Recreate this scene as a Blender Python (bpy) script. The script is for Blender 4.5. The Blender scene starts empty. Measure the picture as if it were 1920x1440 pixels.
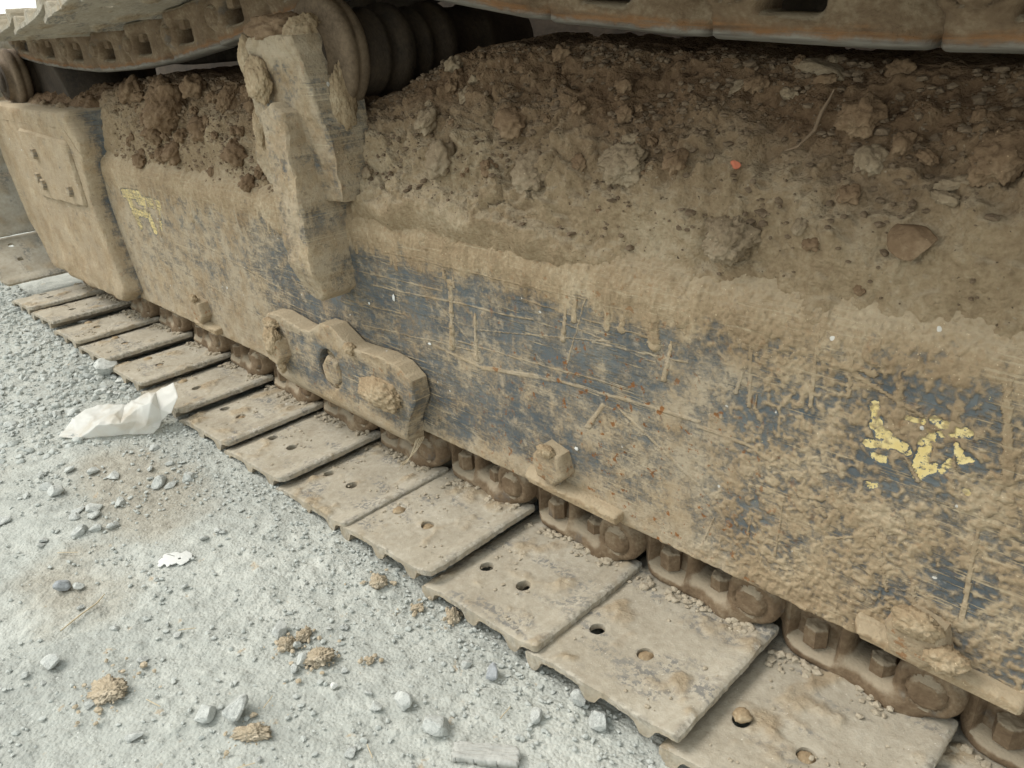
import bpy, bmesh, math, random
import numpy as np
from mathutils import Vector, Matrix

# ---------------------------------------------------------------- camera, sky, sun, exposure
scn = bpy.context.scene
col = scn.collection
random.seed(7); rng = np.random.default_rng(7)

cam = bpy.data.cameras.new('camera')
cam.sensor_width = 36.0
cam.lens = 36.0 * 1461.43 / 1920.0
cam.clip_start = 0.02
cam.clip_end = 400.0
camo = bpy.data.objects.new('camera', cam); col.objects.link(camo)
Rr = ((0.70748021, 0.70459001, -0.05499689), (0.26889777, -0.34033141, -0.90103747), (-0.65357917, 0.62267764, -0.43024042))
camo.matrix_world = Matrix(((Rr[0][0], -Rr[1][0], -Rr[2][0], 0.8638), (Rr[0][1], -Rr[1][1], -Rr[2][1], -0.4717),
                            (Rr[0][2], -Rr[1][2], -Rr[2][2], 0.6578), (0, 0, 0, 1)))
scn.camera = camo
cam.dof.use_dof = True
cam.dof.focus_distance = 0.88
cam.dof.aperture_fstop = 22.0

SUN_EL, SUN_AZ = math.radians(52), math.radians(212)      # azimuth: direction the light comes from, from +X counter-clockwise
w = bpy.data.worlds.new('World'); scn.world = w; w.use_nodes = True
wn = w.node_tree; wn.nodes.clear()
sky = wn.nodes.new('ShaderNodeTexSky'); sky.sky_type = 'NISHITA'; sky.sun_disc = False
sky.sun_elevation = SUN_EL; sky.sun_rotation = math.radians(90) - SUN_AZ
sky.dust_density = 6.0; sky.air_density = 1.0; sky.ozone_density = 1.0
bg = wn.nodes.new('ShaderNodeBackground'); bg.inputs[1].default_value = 0.15
mx = wn.nodes.new('ShaderNodeMix'); mx.data_type = 'RGBA'; mx.inputs[0].default_value = 0.72
mx.inputs[7].default_value = (9.0, 9.4, 8.9, 1)          # the overcast layer in front of the blue sky
wo = wn.nodes.new('ShaderNodeOutputWorld')
wn.links.new(sky.outputs[0], mx.inputs[6]); wn.links.new(mx.outputs[2], bg.inputs[0]); wn.links.new(bg.outputs[0], wo.inputs[0])

sl = bpy.data.lights.new('sun', 'SUN'); sl.energy = 1.6; sl.angle = math.radians(24); sl.color = (1.0, 0.97, 0.92)
so = bpy.data.objects.new('sun', sl); col.objects.link(so)
sd = Vector((math.cos(SUN_EL) * math.cos(SUN_AZ), math.cos(SUN_EL) * math.sin(SUN_AZ), math.sin(SUN_EL)))
so.rotation_euler = (-sd).to_track_quat('-Z', 'Y').to_euler()

scn.view_settings.view_transform = 'Standard'
scn.view_settings.look = 'None'
scn.view_settings.exposure = 0.28
scn.view_settings.gamma = 1.0
scn.view_settings.use_curve_mapping = False

# ---------------------------------------------------------------- measured features (metres)
BLUE = [(-0.145, 0.35, 0.062, 0.042, 1), (-0.073, 0.304, 0.112, 0.038, 1), (-0.124, 0.32, 0.054, 0.051, 0.8), (-0.209, 0.305, 0.053, 0.054, 0.8), (0.017, 0.313, 0.058, 0.032, 0.8), (0.059, 0.359, 0.033, 0.023, 0.6), (0.141, 0.334, 0.04, 0.022, 0.7), (0.198, 0.314, 0.055, 0.022, 0.8), (0.272, 0.35, 0.041, 0.026, 0.8), (0.233, 0.286, 0.078, 0.018, 0.8), (0.304, 0.304, 0.055, 0.024, 0.8), (0.359, 0.305, 0.044, 0.026, 1), (0.389, 0.29, 0.025, 0.014, 1), (0.43, 0.336, 0.033, 0.018, 0.6), (0.436, 0.367, 0.026, 0.023, 0.4), (-0.401, 0.261, 0.108, 0.042, 0.6), (-0.454, 0.321, 0.057, 0.041, 0.4), (0.008, 0.142, 0.035, 0.046, 1), (0.007, 0.177, 0.049, 0.027, 0.7), (-0.081, 0.198, 0.08, 0.011, 0.7), (0.058, 0.104, 0.059, 0.028, 0.5), (0.187, 0.174, 0.05, 0.021, 0.6), (0.225, 0.146, 0.057, 0.021, 0.6), (0.302, 0.248, 0.065, 0.013, 0.6), (-0.787, 0.238, 0.196, 0.074, 0.35), (-0.915, 0.254, 0.112, 0.052, 0.3), (-0.351, 0.19, 0.105, 0.022, 0.6), (-0.342, 0.162, 0.088, 0.011, 0.6), (-0.674, 0.311, 0.135, 0.056, 0.35), (0.665, 0.366, 0.025, 0.019, 0.6), (0.711, 0.363, 0.031, 0.018, 0.9), (0.733, 0.348, 0.015, 0.022, 0.8), (0.657, 0.268, 0.028, 0.016, 0.8), (0.693, 0.272, 0.03, 0.015, 0.7), (0.733, 0.304, 0.019, 0.014, 0.8), (0.61, 0.329, 0.029, 0.021, 0.5), (0.539, 0.289, 0.028, 0.023, 0.6), (0.58, 0.32, 0.026, 0.021, 0.5), (0.499, 0.353, 0.023, 0.022, 0.4), (0.693, 0.148, 0.028, 0.017, 0.6), (0.739, 0.18, 0.025, 0.027, 0.7), (0.756, 0.11, 0.017, 0.028, 0.6), (0.792, 0.121, 0.015, 0.022, 0.5), (0.635, 0.282, 0.014, 0.021, 0.6), (0.738, 0.418, 0.011, 0.008, 0.5), (0.685, 0.396, 0.024, 0.013, 0.4)]
DRIPS = [(0.414, 0.383, 0.415, 0.329, 0.0065), (0.45, 0.396, 0.45, 0.364, 0.0069), (0.344, 0.414, 0.34, 0.365, 0.0036), (0.083, 0.334, 0.073, 0.238, 0.0047), (0.127, 0.298, 0.123, 0.233, 0.003), (0.438, 0.338, 0.428, 0.291, 0.0027), (0.339, 0.224, 0.322, 0.196, 0.0023), (0.129, 0.413, 0.117, 0.378, 0.0043), (-0.081, 0.391, -0.09, 0.35, 0.0056), (0.25, 0.414, 0.24, 0.39, 0.0042), (0.275, 0.415, 0.265, 0.391, 0.004), (0.299, 0.413, 0.29, 0.393, 0.0044), (0.011, 0.419, -0.002, 0.38, 0.0058), (0.591, 0.397, 0.591, 0.312, 0.0017), (0.527, 0.355, 0.53, 0.292, 0.0019), (0.623, 0.374, 0.624, 0.333, 0.0019), (0.746, 0.246, 0.751, 0.138, 0.0023), (0.742, 0.379, 0.758, 0.298, 0.0038), (0.754, 0.297, 0.749, 0.264, 0.0035), (0.629, 0.361, 0.643, 0.36, 0.0031), (0.687, 0.333, 0.626, 0.355, 0.002), (0.592, 0.212, 0.613, 0.218, 0.0026), (0.608, 0.209, 0.618, 0.201, 0.0021), (0.681, 0.289, 0.693, 0.272, 0.0018), (0.684, 0.211, 0.628, 0.178, 0.0012), (-0.913, 0.394, -0.891, 0.293, 0.0043), (-0.711, 0.401, -0.716, 0.314, 0.0054), (-0.613, 0.41, -0.634, 0.363, 0.0049), (-0.46, 0.425, -0.437, 0.373, 0.0056), (-0.898, 0.373, -0.908, 0.255, 0.0042)]
CLODS = [(0.651, 0.062, 0.0217, 0.0195), (0.485, 0.041, 0.0304, 0.0355), (0.479, 0.1, 0.0062, 0.0041), (-0.752, 0.097, 0.0446, 0.0532), (-0.842, 0.062, 0.0275, 0.0331), (-1.009, 0.137, 0.033, 0.0354), (-0.758, 0.031, 0.0266, 0.0298), (-0.678, 0.142, 0.031, 0.0258), (-0.636, 0.075, 0.0303, 0.0303), (-0.499, 0.041, 0.0332, 0.0237), (-0.555, 0.136, 0.0195, 0.0342), (-0.855, 0.148, 0.0333, 0.0245), (0.078, 0.154, 0.0125, 0.0139), (0.023, 0.2, 0.0159, 0.013), (0.204, 0.218, 0.0141, 0.0128), (0.178, 0.122, 0.0259, 0.0227), (0.214, 0.075, 0.0347, 0.0284), (0.288, 0.089, 0.0108, 0.012), (0.354, 0.089, 0.0341, 0.0256), (0.419, 0.093, 0.0135, 0.0162), (0.355, 0.115, 0.0159, 0.008), (0.086, 0.174, 0.0083, 0.0069), (-0.151, 0.175, 0.0176, 0.016), (-0.106, 0.185, 0.0109, 0.0093), (0.44, 0.183, 0.016, 0.0118), (0.467, 0.187, 0.0115, 0.0104), (0.518, 0.208, 0.03, 0.01), (0.577, 0.156, 0.0212, 0.0212), (0.589, 0.088, 0.012, 0.0102), (0.595, 0.12, 0.0162, 0.0162), (0.556, 0.055, 0.0071, 0.0095), (0.568, 0.045, 0.0094, 0.0071), (0.617, 0.135, 0.0091, 0.0136), (0.639, 0.127, 0.0115, 0.0066), (0.669, 0.104, 0.0171, 0.0068), (0.665, 0.091, 0.0129, 0.006), (0.669, 0.162, 0.0108, 0.0078), (0.693, 0.125, 0.0209, 0.0251), (0.59, 0.209, 0.0141, 0.0094), (0.02, 0.119, 0.018, 0.0216), (0.074, 0.068, 0.0208, 0.0277), (0.498, 0.179, 0.0127, 0.0061), (0.375, 0.117, 0.0084, 0.0067), (0.154, 0.068, 0.0164, 0.0131), (0.614, 0.021, 0.0063, 0.0054), (0.53, 0.191, 0.0124, 0.0059)]
ROOT = [(0.519, 0.121), (0.53, 0.125), (0.539, 0.142), (0.54, 0.159), (0.543, 0.17), (0.545, 0.178)]
GR = [(0.03, -0.359, 0.025, 0.0188), (0.217, -0.274, 0.0243, 0.0092), (0.175, -0.163, 0.0219, 0.0167), (0.124, -0.177, 0.0132, 0.0112), (0.126, -0.153, 0.0087, 0.0121), (0.113, -0.03, 0.0131, 0.0131), (0.239, -0.005, 0.0102, 0.0102), (0.189, -0.026, 0.0097, 0.007), (0.223, -0.123, 0.0058, 0.0058), (0.152, -0.298, 0.0125, 0.0095), (0.177, -0.272, 0.0125, 0.0131), (0.118, -0.362, 0.0111, 0.0058), (0.361, -0.135, 0.0149, 0.0115), (0.306, -0.137, 0.0113, 0.0101), (0.286, -0.161, 0.0077, 0.0059), (-0.218, -0.331, 0.0127, 0.0105), (-0.204, -0.317, 0.009, 0.0075), (-0.069, -0.392, 0.0111, 0.0105), (0.097, -0.172, 0.0094, 0.0121), (0.164, -0.18, 0.0077, 0.0077), (-0.491, -0.256, 0.0144, 0.0126), (-0.385, -0.125, 0.01, 0.0164), (0.429, -0.051, 0.0069, 0.0081), (0.479, -0.009, 0.0115, 0.0097), (0.348, -0.041, 0.008, 0.0087), (0.227, -0.175, 0.0049, 0.0043), (0.426, -0.117, 0.0364, 0.011), (0.168, -0.194, 0.0057, 0.0063), (-0.086, 0.023, 0.0084, 0.0067), (0.136, -0.169, 0.0059, 0.0059), (-0.963, -0.007, 0.0293, 0.0268), (0.448, -0.003, 0.0094, 0.0094), (0.583, 0.011, 0.0107, 0.0064)]
BAG = [(-0.7127, -0.1865, -0.036), (-0.7468, -0.1477, -0.024), (-0.7663, -0.1151, -0.021), (-0.7443, -0.0795, -0.016), (-0.6724, -0.0653, -0.001), (-0.6431, -0.0328, 0.019), (-0.6238, -0.0183, 0.024), (-0.5996, 0.0103, 0.039), (-0.5657, 0.0013, 0.024), (-0.5616, -0.0193, -0.001), (-0.5805, -0.0349, -0.016), (-0.5703, -0.0464, -0.024), (-0.5777, -0.0598, -0.036), (-0.609, -0.0935, -0.036), (-0.6338, -0.1245, -0.036), (-0.6692, -0.1615, -0.036), (-0.6348, -0.1356, -0.006), (-0.6343, -0.0985, 0.004), (-0.6012, -0.0682, 0.014), (-0.5923, -0.0738, -0.006), (-0.5813, -0.043, 0.024), (-0.5808, -0.0328, 0.004), (-0.6086, -0.1007, -0.006), (-0.5771, -0.0652, -0.016), (-0.7023, -0.1251, -0.016)]
YSEG = [(0.6476, 0.3302, 0.6561, 0.3038, 0.0043), (0.6504, 0.3109, 0.6799, 0.2964, 0.0044), (0.646, 0.292, 0.6751, 0.2984, 0.0035), (0.6546, 0.2814, 0.6618, 0.2803, 0.004), (0.6759, 0.3275, 0.6871, 0.3277, 0.0028), (0.6979, 0.3314, 0.7216, 0.3287, 0.0045), (0.6947, 0.3176, 0.6927, 0.2772, 0.0051), (0.6916, 0.2784, 0.7037, 0.2891, 0.0039), (0.7174, 0.3141, 0.7221, 0.3036, 0.0036), (0.7214, 0.3028, 0.731, 0.3076, 0.0027), (0.7147, 0.2992, 0.7104, 0.2897, 0.0032), (0.7305, 0.2768, 0.7324, 0.2755, 0.0023), (0.6522, 0.251, 0.6588, 0.2521, 0.0031), (0.7016, 0.3216, 0.7138, 0.3229, 0.0023), (-1.0503, 0.325, -1.0228, 0.263, 0.01), (-0.9957, 0.3227, -0.8782, 0.3234, 0.0086), (-0.9579, 0.302, -0.9385, 0.2624, 0.0086), (-1.0432, 0.2889, -0.9573, 0.2937, 0.0064), (-0.8812, 0.3231, -0.899, 0.2704, 0.0047), (-1.0734, 0.3286, -0.9758, 0.3344, 0.0076)]
SCRAPES = [(0.0212, 0.2286, 0.1342, 0.2219, 0.0019), (0.1342, 0.2219, 0.2674, 0.2433, 0.003), (0.2674, 0.2433, 0.4736, 0.2549, 0.0019), (0.3671, 0.2362, 0.478, 0.1763, 0.0015), (0.474, 0.2486, 0.5425, 0.2479, 0.0019), (-0.1022, 0.2939, 0.2351, 0.3151, 0.0011), (-0.1549, 0.3098, 0.064, 0.3187, 0.0009), (-0.1996, 0.2522, -0.0291, 0.2628, 0.0008), (-0.0624, 0.3545, 0.321, 0.3606, 0.0008), (0.0883, 0.2497, 0.3821, 0.2649, 0.0008), (0.1347, 0.2768, 0.3592, 0.318, 0.0008), (0.2185, 0.3393, 0.4234, 0.3342, 0.0009), (0.321, 0.3606, 0.2857, 0.2644, 0.0008), (-0.015, 0.3388, 0.1313, 0.2449, 0.0006), (0.2793, 0.3252, 0.4174, 0.3077, 0.0008), (0.3281, 0.3102, 0.4572, 0.3187, 0.0009), (-0.1481, 0.2179, 0.1313, 0.2449, 0.0008), (0.3181, 0.1945, 0.3433, 0.232, 0.0023), (-0.4202, 0.2063, -0.1239, 0.1962, 0.0008), (-0.3548, 0.1795, 0.0098, 0.1957, 0.0009), (-0.8164, 0.2796, -0.3406, 0.2229, 0.0011), (-0.9476, 0.1994, -0.4805, 0.1506, 0.0011)]
BAG_TRIS = [[0, 1, 15], [2, 24, 1], [15, 1, 24], [24, 16, 15], [17, 3, 4], [4, 22, 17], [22, 13, 14], [24, 2, 3], [3, 17, 24], [16, 24, 17], [17, 22, 16], [22, 14, 16], [15, 16, 14], [18, 5, 20], [19, 18, 20], [20, 23, 19], [7, 8, 6], [21, 6, 8], [8, 9, 21], [9, 10, 21], [20, 5, 6], [6, 21, 20], [23, 20, 21], [21, 10, 23], [10, 11, 23], [12, 23, 11], [5, 18, 4], [22, 4, 18], [18, 19, 22], [13, 22, 19], [19, 23, 13], [23, 12, 13]]

# ---------------------------------------------------------------- noise
_G2 = np.stack([np.cos(np.arange(256) * 2 * np.pi / 256), np.sin(np.arange(256) * 2 * np.pi / 256)], 1).astype(np.float32)
_P = np.random.default_rng(3).permutation(256).astype(np.int64)
_r3 = np.random.default_rng(5).normal(size=(256, 3)); _G3 = (_r3 / np.linalg.norm(_r3, axis=1)[:, None]).astype(np.float32)

def _h2(i, j, s): return _P[(_P[(i + s * 37) & 255] + j) & 255]

def pn(x, y, s=0):
    x = np.asarray(x, np.float32); y = np.asarray(y, np.float32)
    i = np.floor(x); j = np.floor(y); fx = x - i; fy = y - j; i = i.astype(np.int64); j = j.astype(np.int64)
    u = fx * fx * fx * (fx * (fx * 6 - 15) + 10); v = fy * fy * fy * (fy * (fy * 6 - 15) + 10)
    def g(a, b):
        k = _h2(i + a, j + b, s); return _G2[k, 0] * (fx - a) + _G2[k, 1] * (fy - b)
    n0 = g(0, 0) * (1 - u) + g(1, 0) * u; n1 = g(0, 1) * (1 - u) + g(1, 1) * u
    return (n0 * (1 - v) + n1 * v) * 1.4

def fbm(x, y, o=4, s=0, gain=.5):
    a = 1.0; t = 0; n = 0
    for k in range(o):
        t = t + a * pn(x * 2 ** k + 17.3 * k, y * 2 ** k - 9.1 * k, s + k); n += a; a *= gain
    return t / n

def pn3(p, s=0):
    i = np.floor(p).astype(np.int64); f = p - i; u = f * f * (3 - 2 * f); r = 0
    for a in (0, 1):
        for b in (0, 1):
            for c in (0, 1):
                k = _P[(_P[(_P[(i[:, 0] + a + s * 31) & 255] + i[:, 1] + b) & 255] + i[:, 2] + c) & 255]
                d = (_G3[k] * (f - np.array([a, b, c]))).sum(1)
                r = r + d * (u[:, 0] if a else 1 - u[:, 0]) * (u[:, 1] if b else 1 - u[:, 1]) * (u[:, 2] if c else 1 - u[:, 2])
    return r * 1.4

def worley(x, y, s=0):
    x = np.asarray(x, np.float32); y = np.asarray(y, np.float32)
    i = np.floor(x).astype(np.int64); j = np.floor(y).astype(np.int64)
    f1 = np.full(x.shape, 9., np.float32); f2 = f1.copy(); cid = np.zeros(x.shape, np.int64)
    for a in (-1, 0, 1):
        for b in (-1, 0, 1):
            h = _h2(i + a, j + b, s); h2 = _P[(h + 91) & 255]
            d = np.hypot(i + a + h / 255. - x, j + b + h2 / 255. - y)
            m = d < f1
            f2 = np.where(m, f1, np.minimum(f2, d)); cid = np.where(m, h, cid); f1 = np.where(m, d, f1)
    return f1, f2, cid

def sst(a, b, x):
    t = np.clip((x - a) / (b - a), 0, 1); return t * t * (3 - 2 * t)

def smin(a, b, k):
    h = np.clip(.5 + .5 * (b - a) / k, 0, 1); return b * (1 - h) + a * h - k * h * (1 - h)

# ---------------------------------------------------------------- mesh helpers
def mesh(name, v, faces, smooth=True, attrs=None, sharp=None):
    """faces: (n,k) int array, or a list of such arrays"""
    m = bpy.data.meshes.new(name)
    v = np.ascontiguousarray(v, np.float32)
    fs = faces if isinstance(faces, list) else [faces]
    fs = [np.asarray(f, np.int32) for f in fs if len(f)]
    m.vertices.add(len(v)); m.vertices.foreach_set('co', v.ravel())
    nl = sum(f.size for f in fs); m.loops.add(nl)
    m.loops.foreach_set('vertex_index', np.concatenate([f.ravel() for f in fs]))
    tot = np.concatenate([np.full(len(f), f.shape[1], np.int32) for f in fs])
    m.polygons.add(len(tot)); m.polygons.foreach_set('loop_start', np.concatenate([[0], np.cumsum(tot)[:-1]]).astype(np.int32))
    m.polygons.foreach_set('loop_total', tot)
    m.polygons.foreach_set('use_smooth', np.full(len(tot), smooth))
    for k, a in (attrs or {}).items():
        m.attributes.new(k, 'FLOAT', 'POINT').data.foreach_set('value', np.ascontiguousarray(a, np.float32).ravel())
    m.update(calc_edges=True); m.validate()
    if sharp: m.set_sharp_from_angle(angle=math.radians(sharp))
    return m

def grid_faces(nu, nv):
    k = np.arange(nu * nv).reshape(nu, nv)
    return np.stack([k[:-1, :-1], k[1:, :-1], k[1:, 1:], k[:-1, 1:]], -1).reshape(-1, 4)

def add(name, m, mat, parent=None, loc=(0, 0, 0), **props):
    o = bpy.data.objects.new(name, m); col.objects.link(o); o.location = loc
    if mat is not None:
        if not len(m.materials): m.materials.append(mat)
    if parent is not None: o.parent = parent
    for k, a in props.items(): o[k] = a
    return o

def copy(o, parent=None, loc=None):
    c = o.copy(); col.objects.link(c); c.parent = parent
    if loc is not None: c.location = loc
    return c

def join(parts):
    vs = []; out = {}; n = 0
    for v, fl in parts:
        vs.append(np.asarray(v, float))
        for f in (fl if isinstance(fl, list) else [fl]):
            f = np.asarray(f)
            if len(f): out.setdefault(f.shape[1], []).append(f + n)
        n += len(v)
    return np.concatenate(vs), [np.concatenate(x) for x in out.values()]

def plate(us, vs, sdf, front, back):
    """a solid cut out of a (u,v) grid by a distance function; front / back give its two surfaces"""
    U, V = np.meshgrid(us, vs, indexing='ij'); S = sdf(U, V)
    nu, nv = U.shape; k = np.arange(nu * nv).reshape(nu, nv)
    c = (S[:-1, :-1] + S[1:, :-1] + S[1:, 1:] + S[:-1, 1:]) / 4
    F = np.stack([k[:-1, :-1], k[1:, :-1], k[1:, 1:], k[:-1, 1:]], -1)[c < 0]
    E = np.concatenate([F[:, [0, 1]], F[:, [1, 2]], F[:, [2, 3]], F[:, [3, 0]]])
    key = E[:, 0] * (nu * nv) + E[:, 1]; rev = E[:, 1] * (nu * nv) + E[:, 0]
    B = E[~np.isin(key, rev)]
    u = U.ravel().astype(float).copy(); v = V.ravel().astype(float).copy(); bi = np.unique(B)
    h = 1e-4; lim = .75 * max(np.diff(us).max(), np.diff(vs).max())
    for _ in range(3):
        a, b = u[bi], v[bi]; s = sdf(a, b)
        gx = (sdf(a + h, b) - sdf(a - h, b)) / (2 * h); gy = (sdf(a, b + h) - sdf(a, b - h)) / (2 * h)
        g2 = np.maximum(gx * gx + gy * gy, .2)
        u[bi] -= np.clip(s * gx / g2, -lim, lim); v[bi] -= np.clip(s * gy / g2, -lim, lim)
    used = np.unique(F); rm = np.full(nu * nv, -1); rm[used] = np.arange(len(used))
    u = u[used]; v = v[used]; F = rm[F]; B = rm[B]; e = np.maximum(0, -sdf(u, v))
    n = len(u); wf = front(u, v, e); wb = back(u, v, e)
    P = np.concatenate([np.stack([u, v, wf], 1), np.stack([u, v, wb], 1)])
    W = np.stack([B[:, 1], B[:, 0], B[:, 0] + n, B[:, 1] + n], 1)
    return P, np.concatenate([F, F[:, ::-1] + n, W]), n

def box(U, V, u0, u1, v0, v1, r=0.0):
    du = np.abs(U - (u0 + u1) / 2) - (u1 - u0) / 2 + r; dv = np.abs(V - (v0 + v1) / 2) - (v1 - v0) / 2 + r
    return np.hypot(np.maximum(du, 0), np.maximum(dv, 0)) + np.minimum(np.maximum(du, dv), 0) - r

def circ(U, V, u, v, r): return np.hypot(U - u, V - v) - r

def poly(U, V, pts, r=0.0):
    """signed distance to a polygon (negative inside), grown by r"""
    P = np.array(pts, float); d = np.full(np.shape(U), 1e9); ins = np.zeros(np.shape(U), bool)
    for a, b in zip(P, np.roll(P, -1, 0)):
        ex, ey = b - a; t = np.clip(((U - a[0]) * ex + (V - a[1]) * ey) / (ex * ex + ey * ey), 0, 1)
        d = np.minimum(d, np.hypot(U - a[0] - t * ex, V - a[1] - t * ey))
        c = ((a[1] > V) != (b[1] > V)) & (U < (b[0] - a[0]) * (V - a[1]) / ((b[1] - a[1]) or 1e-12) + a[0])
        ins ^= c
    return np.where(ins, -d, d) - r

def rim(e, r): return -r * (1 - np.sqrt(np.clip(1 - (1 - np.minimum(e, r) / r) ** 2, 0, 1)))

def facing(P):          # (u,v,w) -> u along X, v up, w towards the viewer (-Y)
    return np.stack([P[:, 0], -P[:, 2], P[:, 1]], 1)

_ico = {}
def ico(n):
    if n not in _ico:
        bm = bmesh.new(); bmesh.ops.create_icosphere(bm, subdivisions=n, radius=1)
        bm.verts.ensure_lookup_table()
        _ico[n] = (np.array([v.co[:] for v in bm.verts]), np.array([[v.index for v in f.verts] for f in bm.faces])); bm.free()
    return _ico[n]

def rock(seed, n=3, planes=14, rough=.05):
    r = np.random.default_rng(seed); v, f = ico(n); v = v.copy()
    for _ in range(planes):
        d = r.normal(size=3); d /= np.linalg.norm(d); k = r.uniform(.5, .85)
        v -= np.maximum(0, v @ d - k)[:, None] * d
    v *= (1 + rough * pn3(v * 3 + seed, seed) + rough * .5 * pn3(v * 8 + seed, seed + 1))[:, None]
    return v / np.abs(v).max(0), f

def lump(seed, n=4, a=.3, crumb=.1):
    v, f = ico(n); v = v.copy(); p = v + seed * 3.7
    q = 1 + a * pn3(p * 1.5, seed) + a * .55 * pn3(p * 3.3, seed + 1) + crumb * np.abs(pn3(p * 6, seed + 2)) * 1.6 + crumb * .7 * pn3(p * 13, seed + 3) + crumb * .4 * pn3(p * 25, seed + 4)
    v *= q[:, None]
    return v / np.abs(v).max(0), f

def tube(path, rad, n=8):
    P = np.array(path, float); R = np.full(len(P), rad) if np.isscalar(rad) else np.array(rad)
    T = np.gradient(P, axis=0); T /= np.linalg.norm(T, axis=1)[:, None]
    a = np.cross(T, (0.3, .2, 1)); a /= np.linalg.norm(a, axis=1)[:, None]; b = np.cross(T, a)
    th = np.arange(n) * 2 * np.pi / n
    v = (P[:, None] + R[:, None, None] * (np.cos(th)[None, :, None] * a[:, None] + np.sin(th)[None, :, None] * b[:, None])).reshape(-1, 3)
    k = np.arange(len(P) * n).reshape(len(P), n); k2 = np.roll(k, -1, 1)
    f = np.stack([k[:-1], k2[:-1], k2[1:], k[1:]], -1).reshape(-1, 4)
    return v, f

def lathe(prof, n=64, center=(0, 0, 0)):
    """profile (y, r) turned about an axis along Y"""
    p = np.array(prof, float); th = np.arange(n) * 2 * np.pi / n
    v = np.stack([p[:, None, 1] * np.cos(th), np.repeat(p[:, :1], n, 1), p[:, None, 1] * np.sin(th)], -1).reshape(-1, 3) + np.array(center)
    k = np.arange(len(p) * n).reshape(len(p), n); k2 = np.roll(k, -1, 1)
    return v, np.stack([k[:-1], k2[:-1], k2[1:], k[1:]], -1).reshape(-1, 4)

def hexhead(r, h, seed=0, mud=.0015):
    """hexagonal bolt head on the (u,v) plane, w outwards, with its washer face"""
    us = np.linspace(-1.25 * r, 1.25 * r, 34)
    def hx(U, V):
        d = np.full(np.shape(U), -9.)
        for k in range(6): d = np.maximum(d, U * math.cos(k * math.pi / 3 + .3) + V * math.sin(k * math.pi / 3 + .3) - r)
        return d
    fr = lambda u, v, e: h + rim(e, r * .28) * .8 + mud * 2 * fbm(u * 60 / r * .015 + seed, v * 60 / r * .015, 3, seed)
    return plate(us, us, hx, fr, lambda u, v, e: -.004 + 0 * u)

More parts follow.
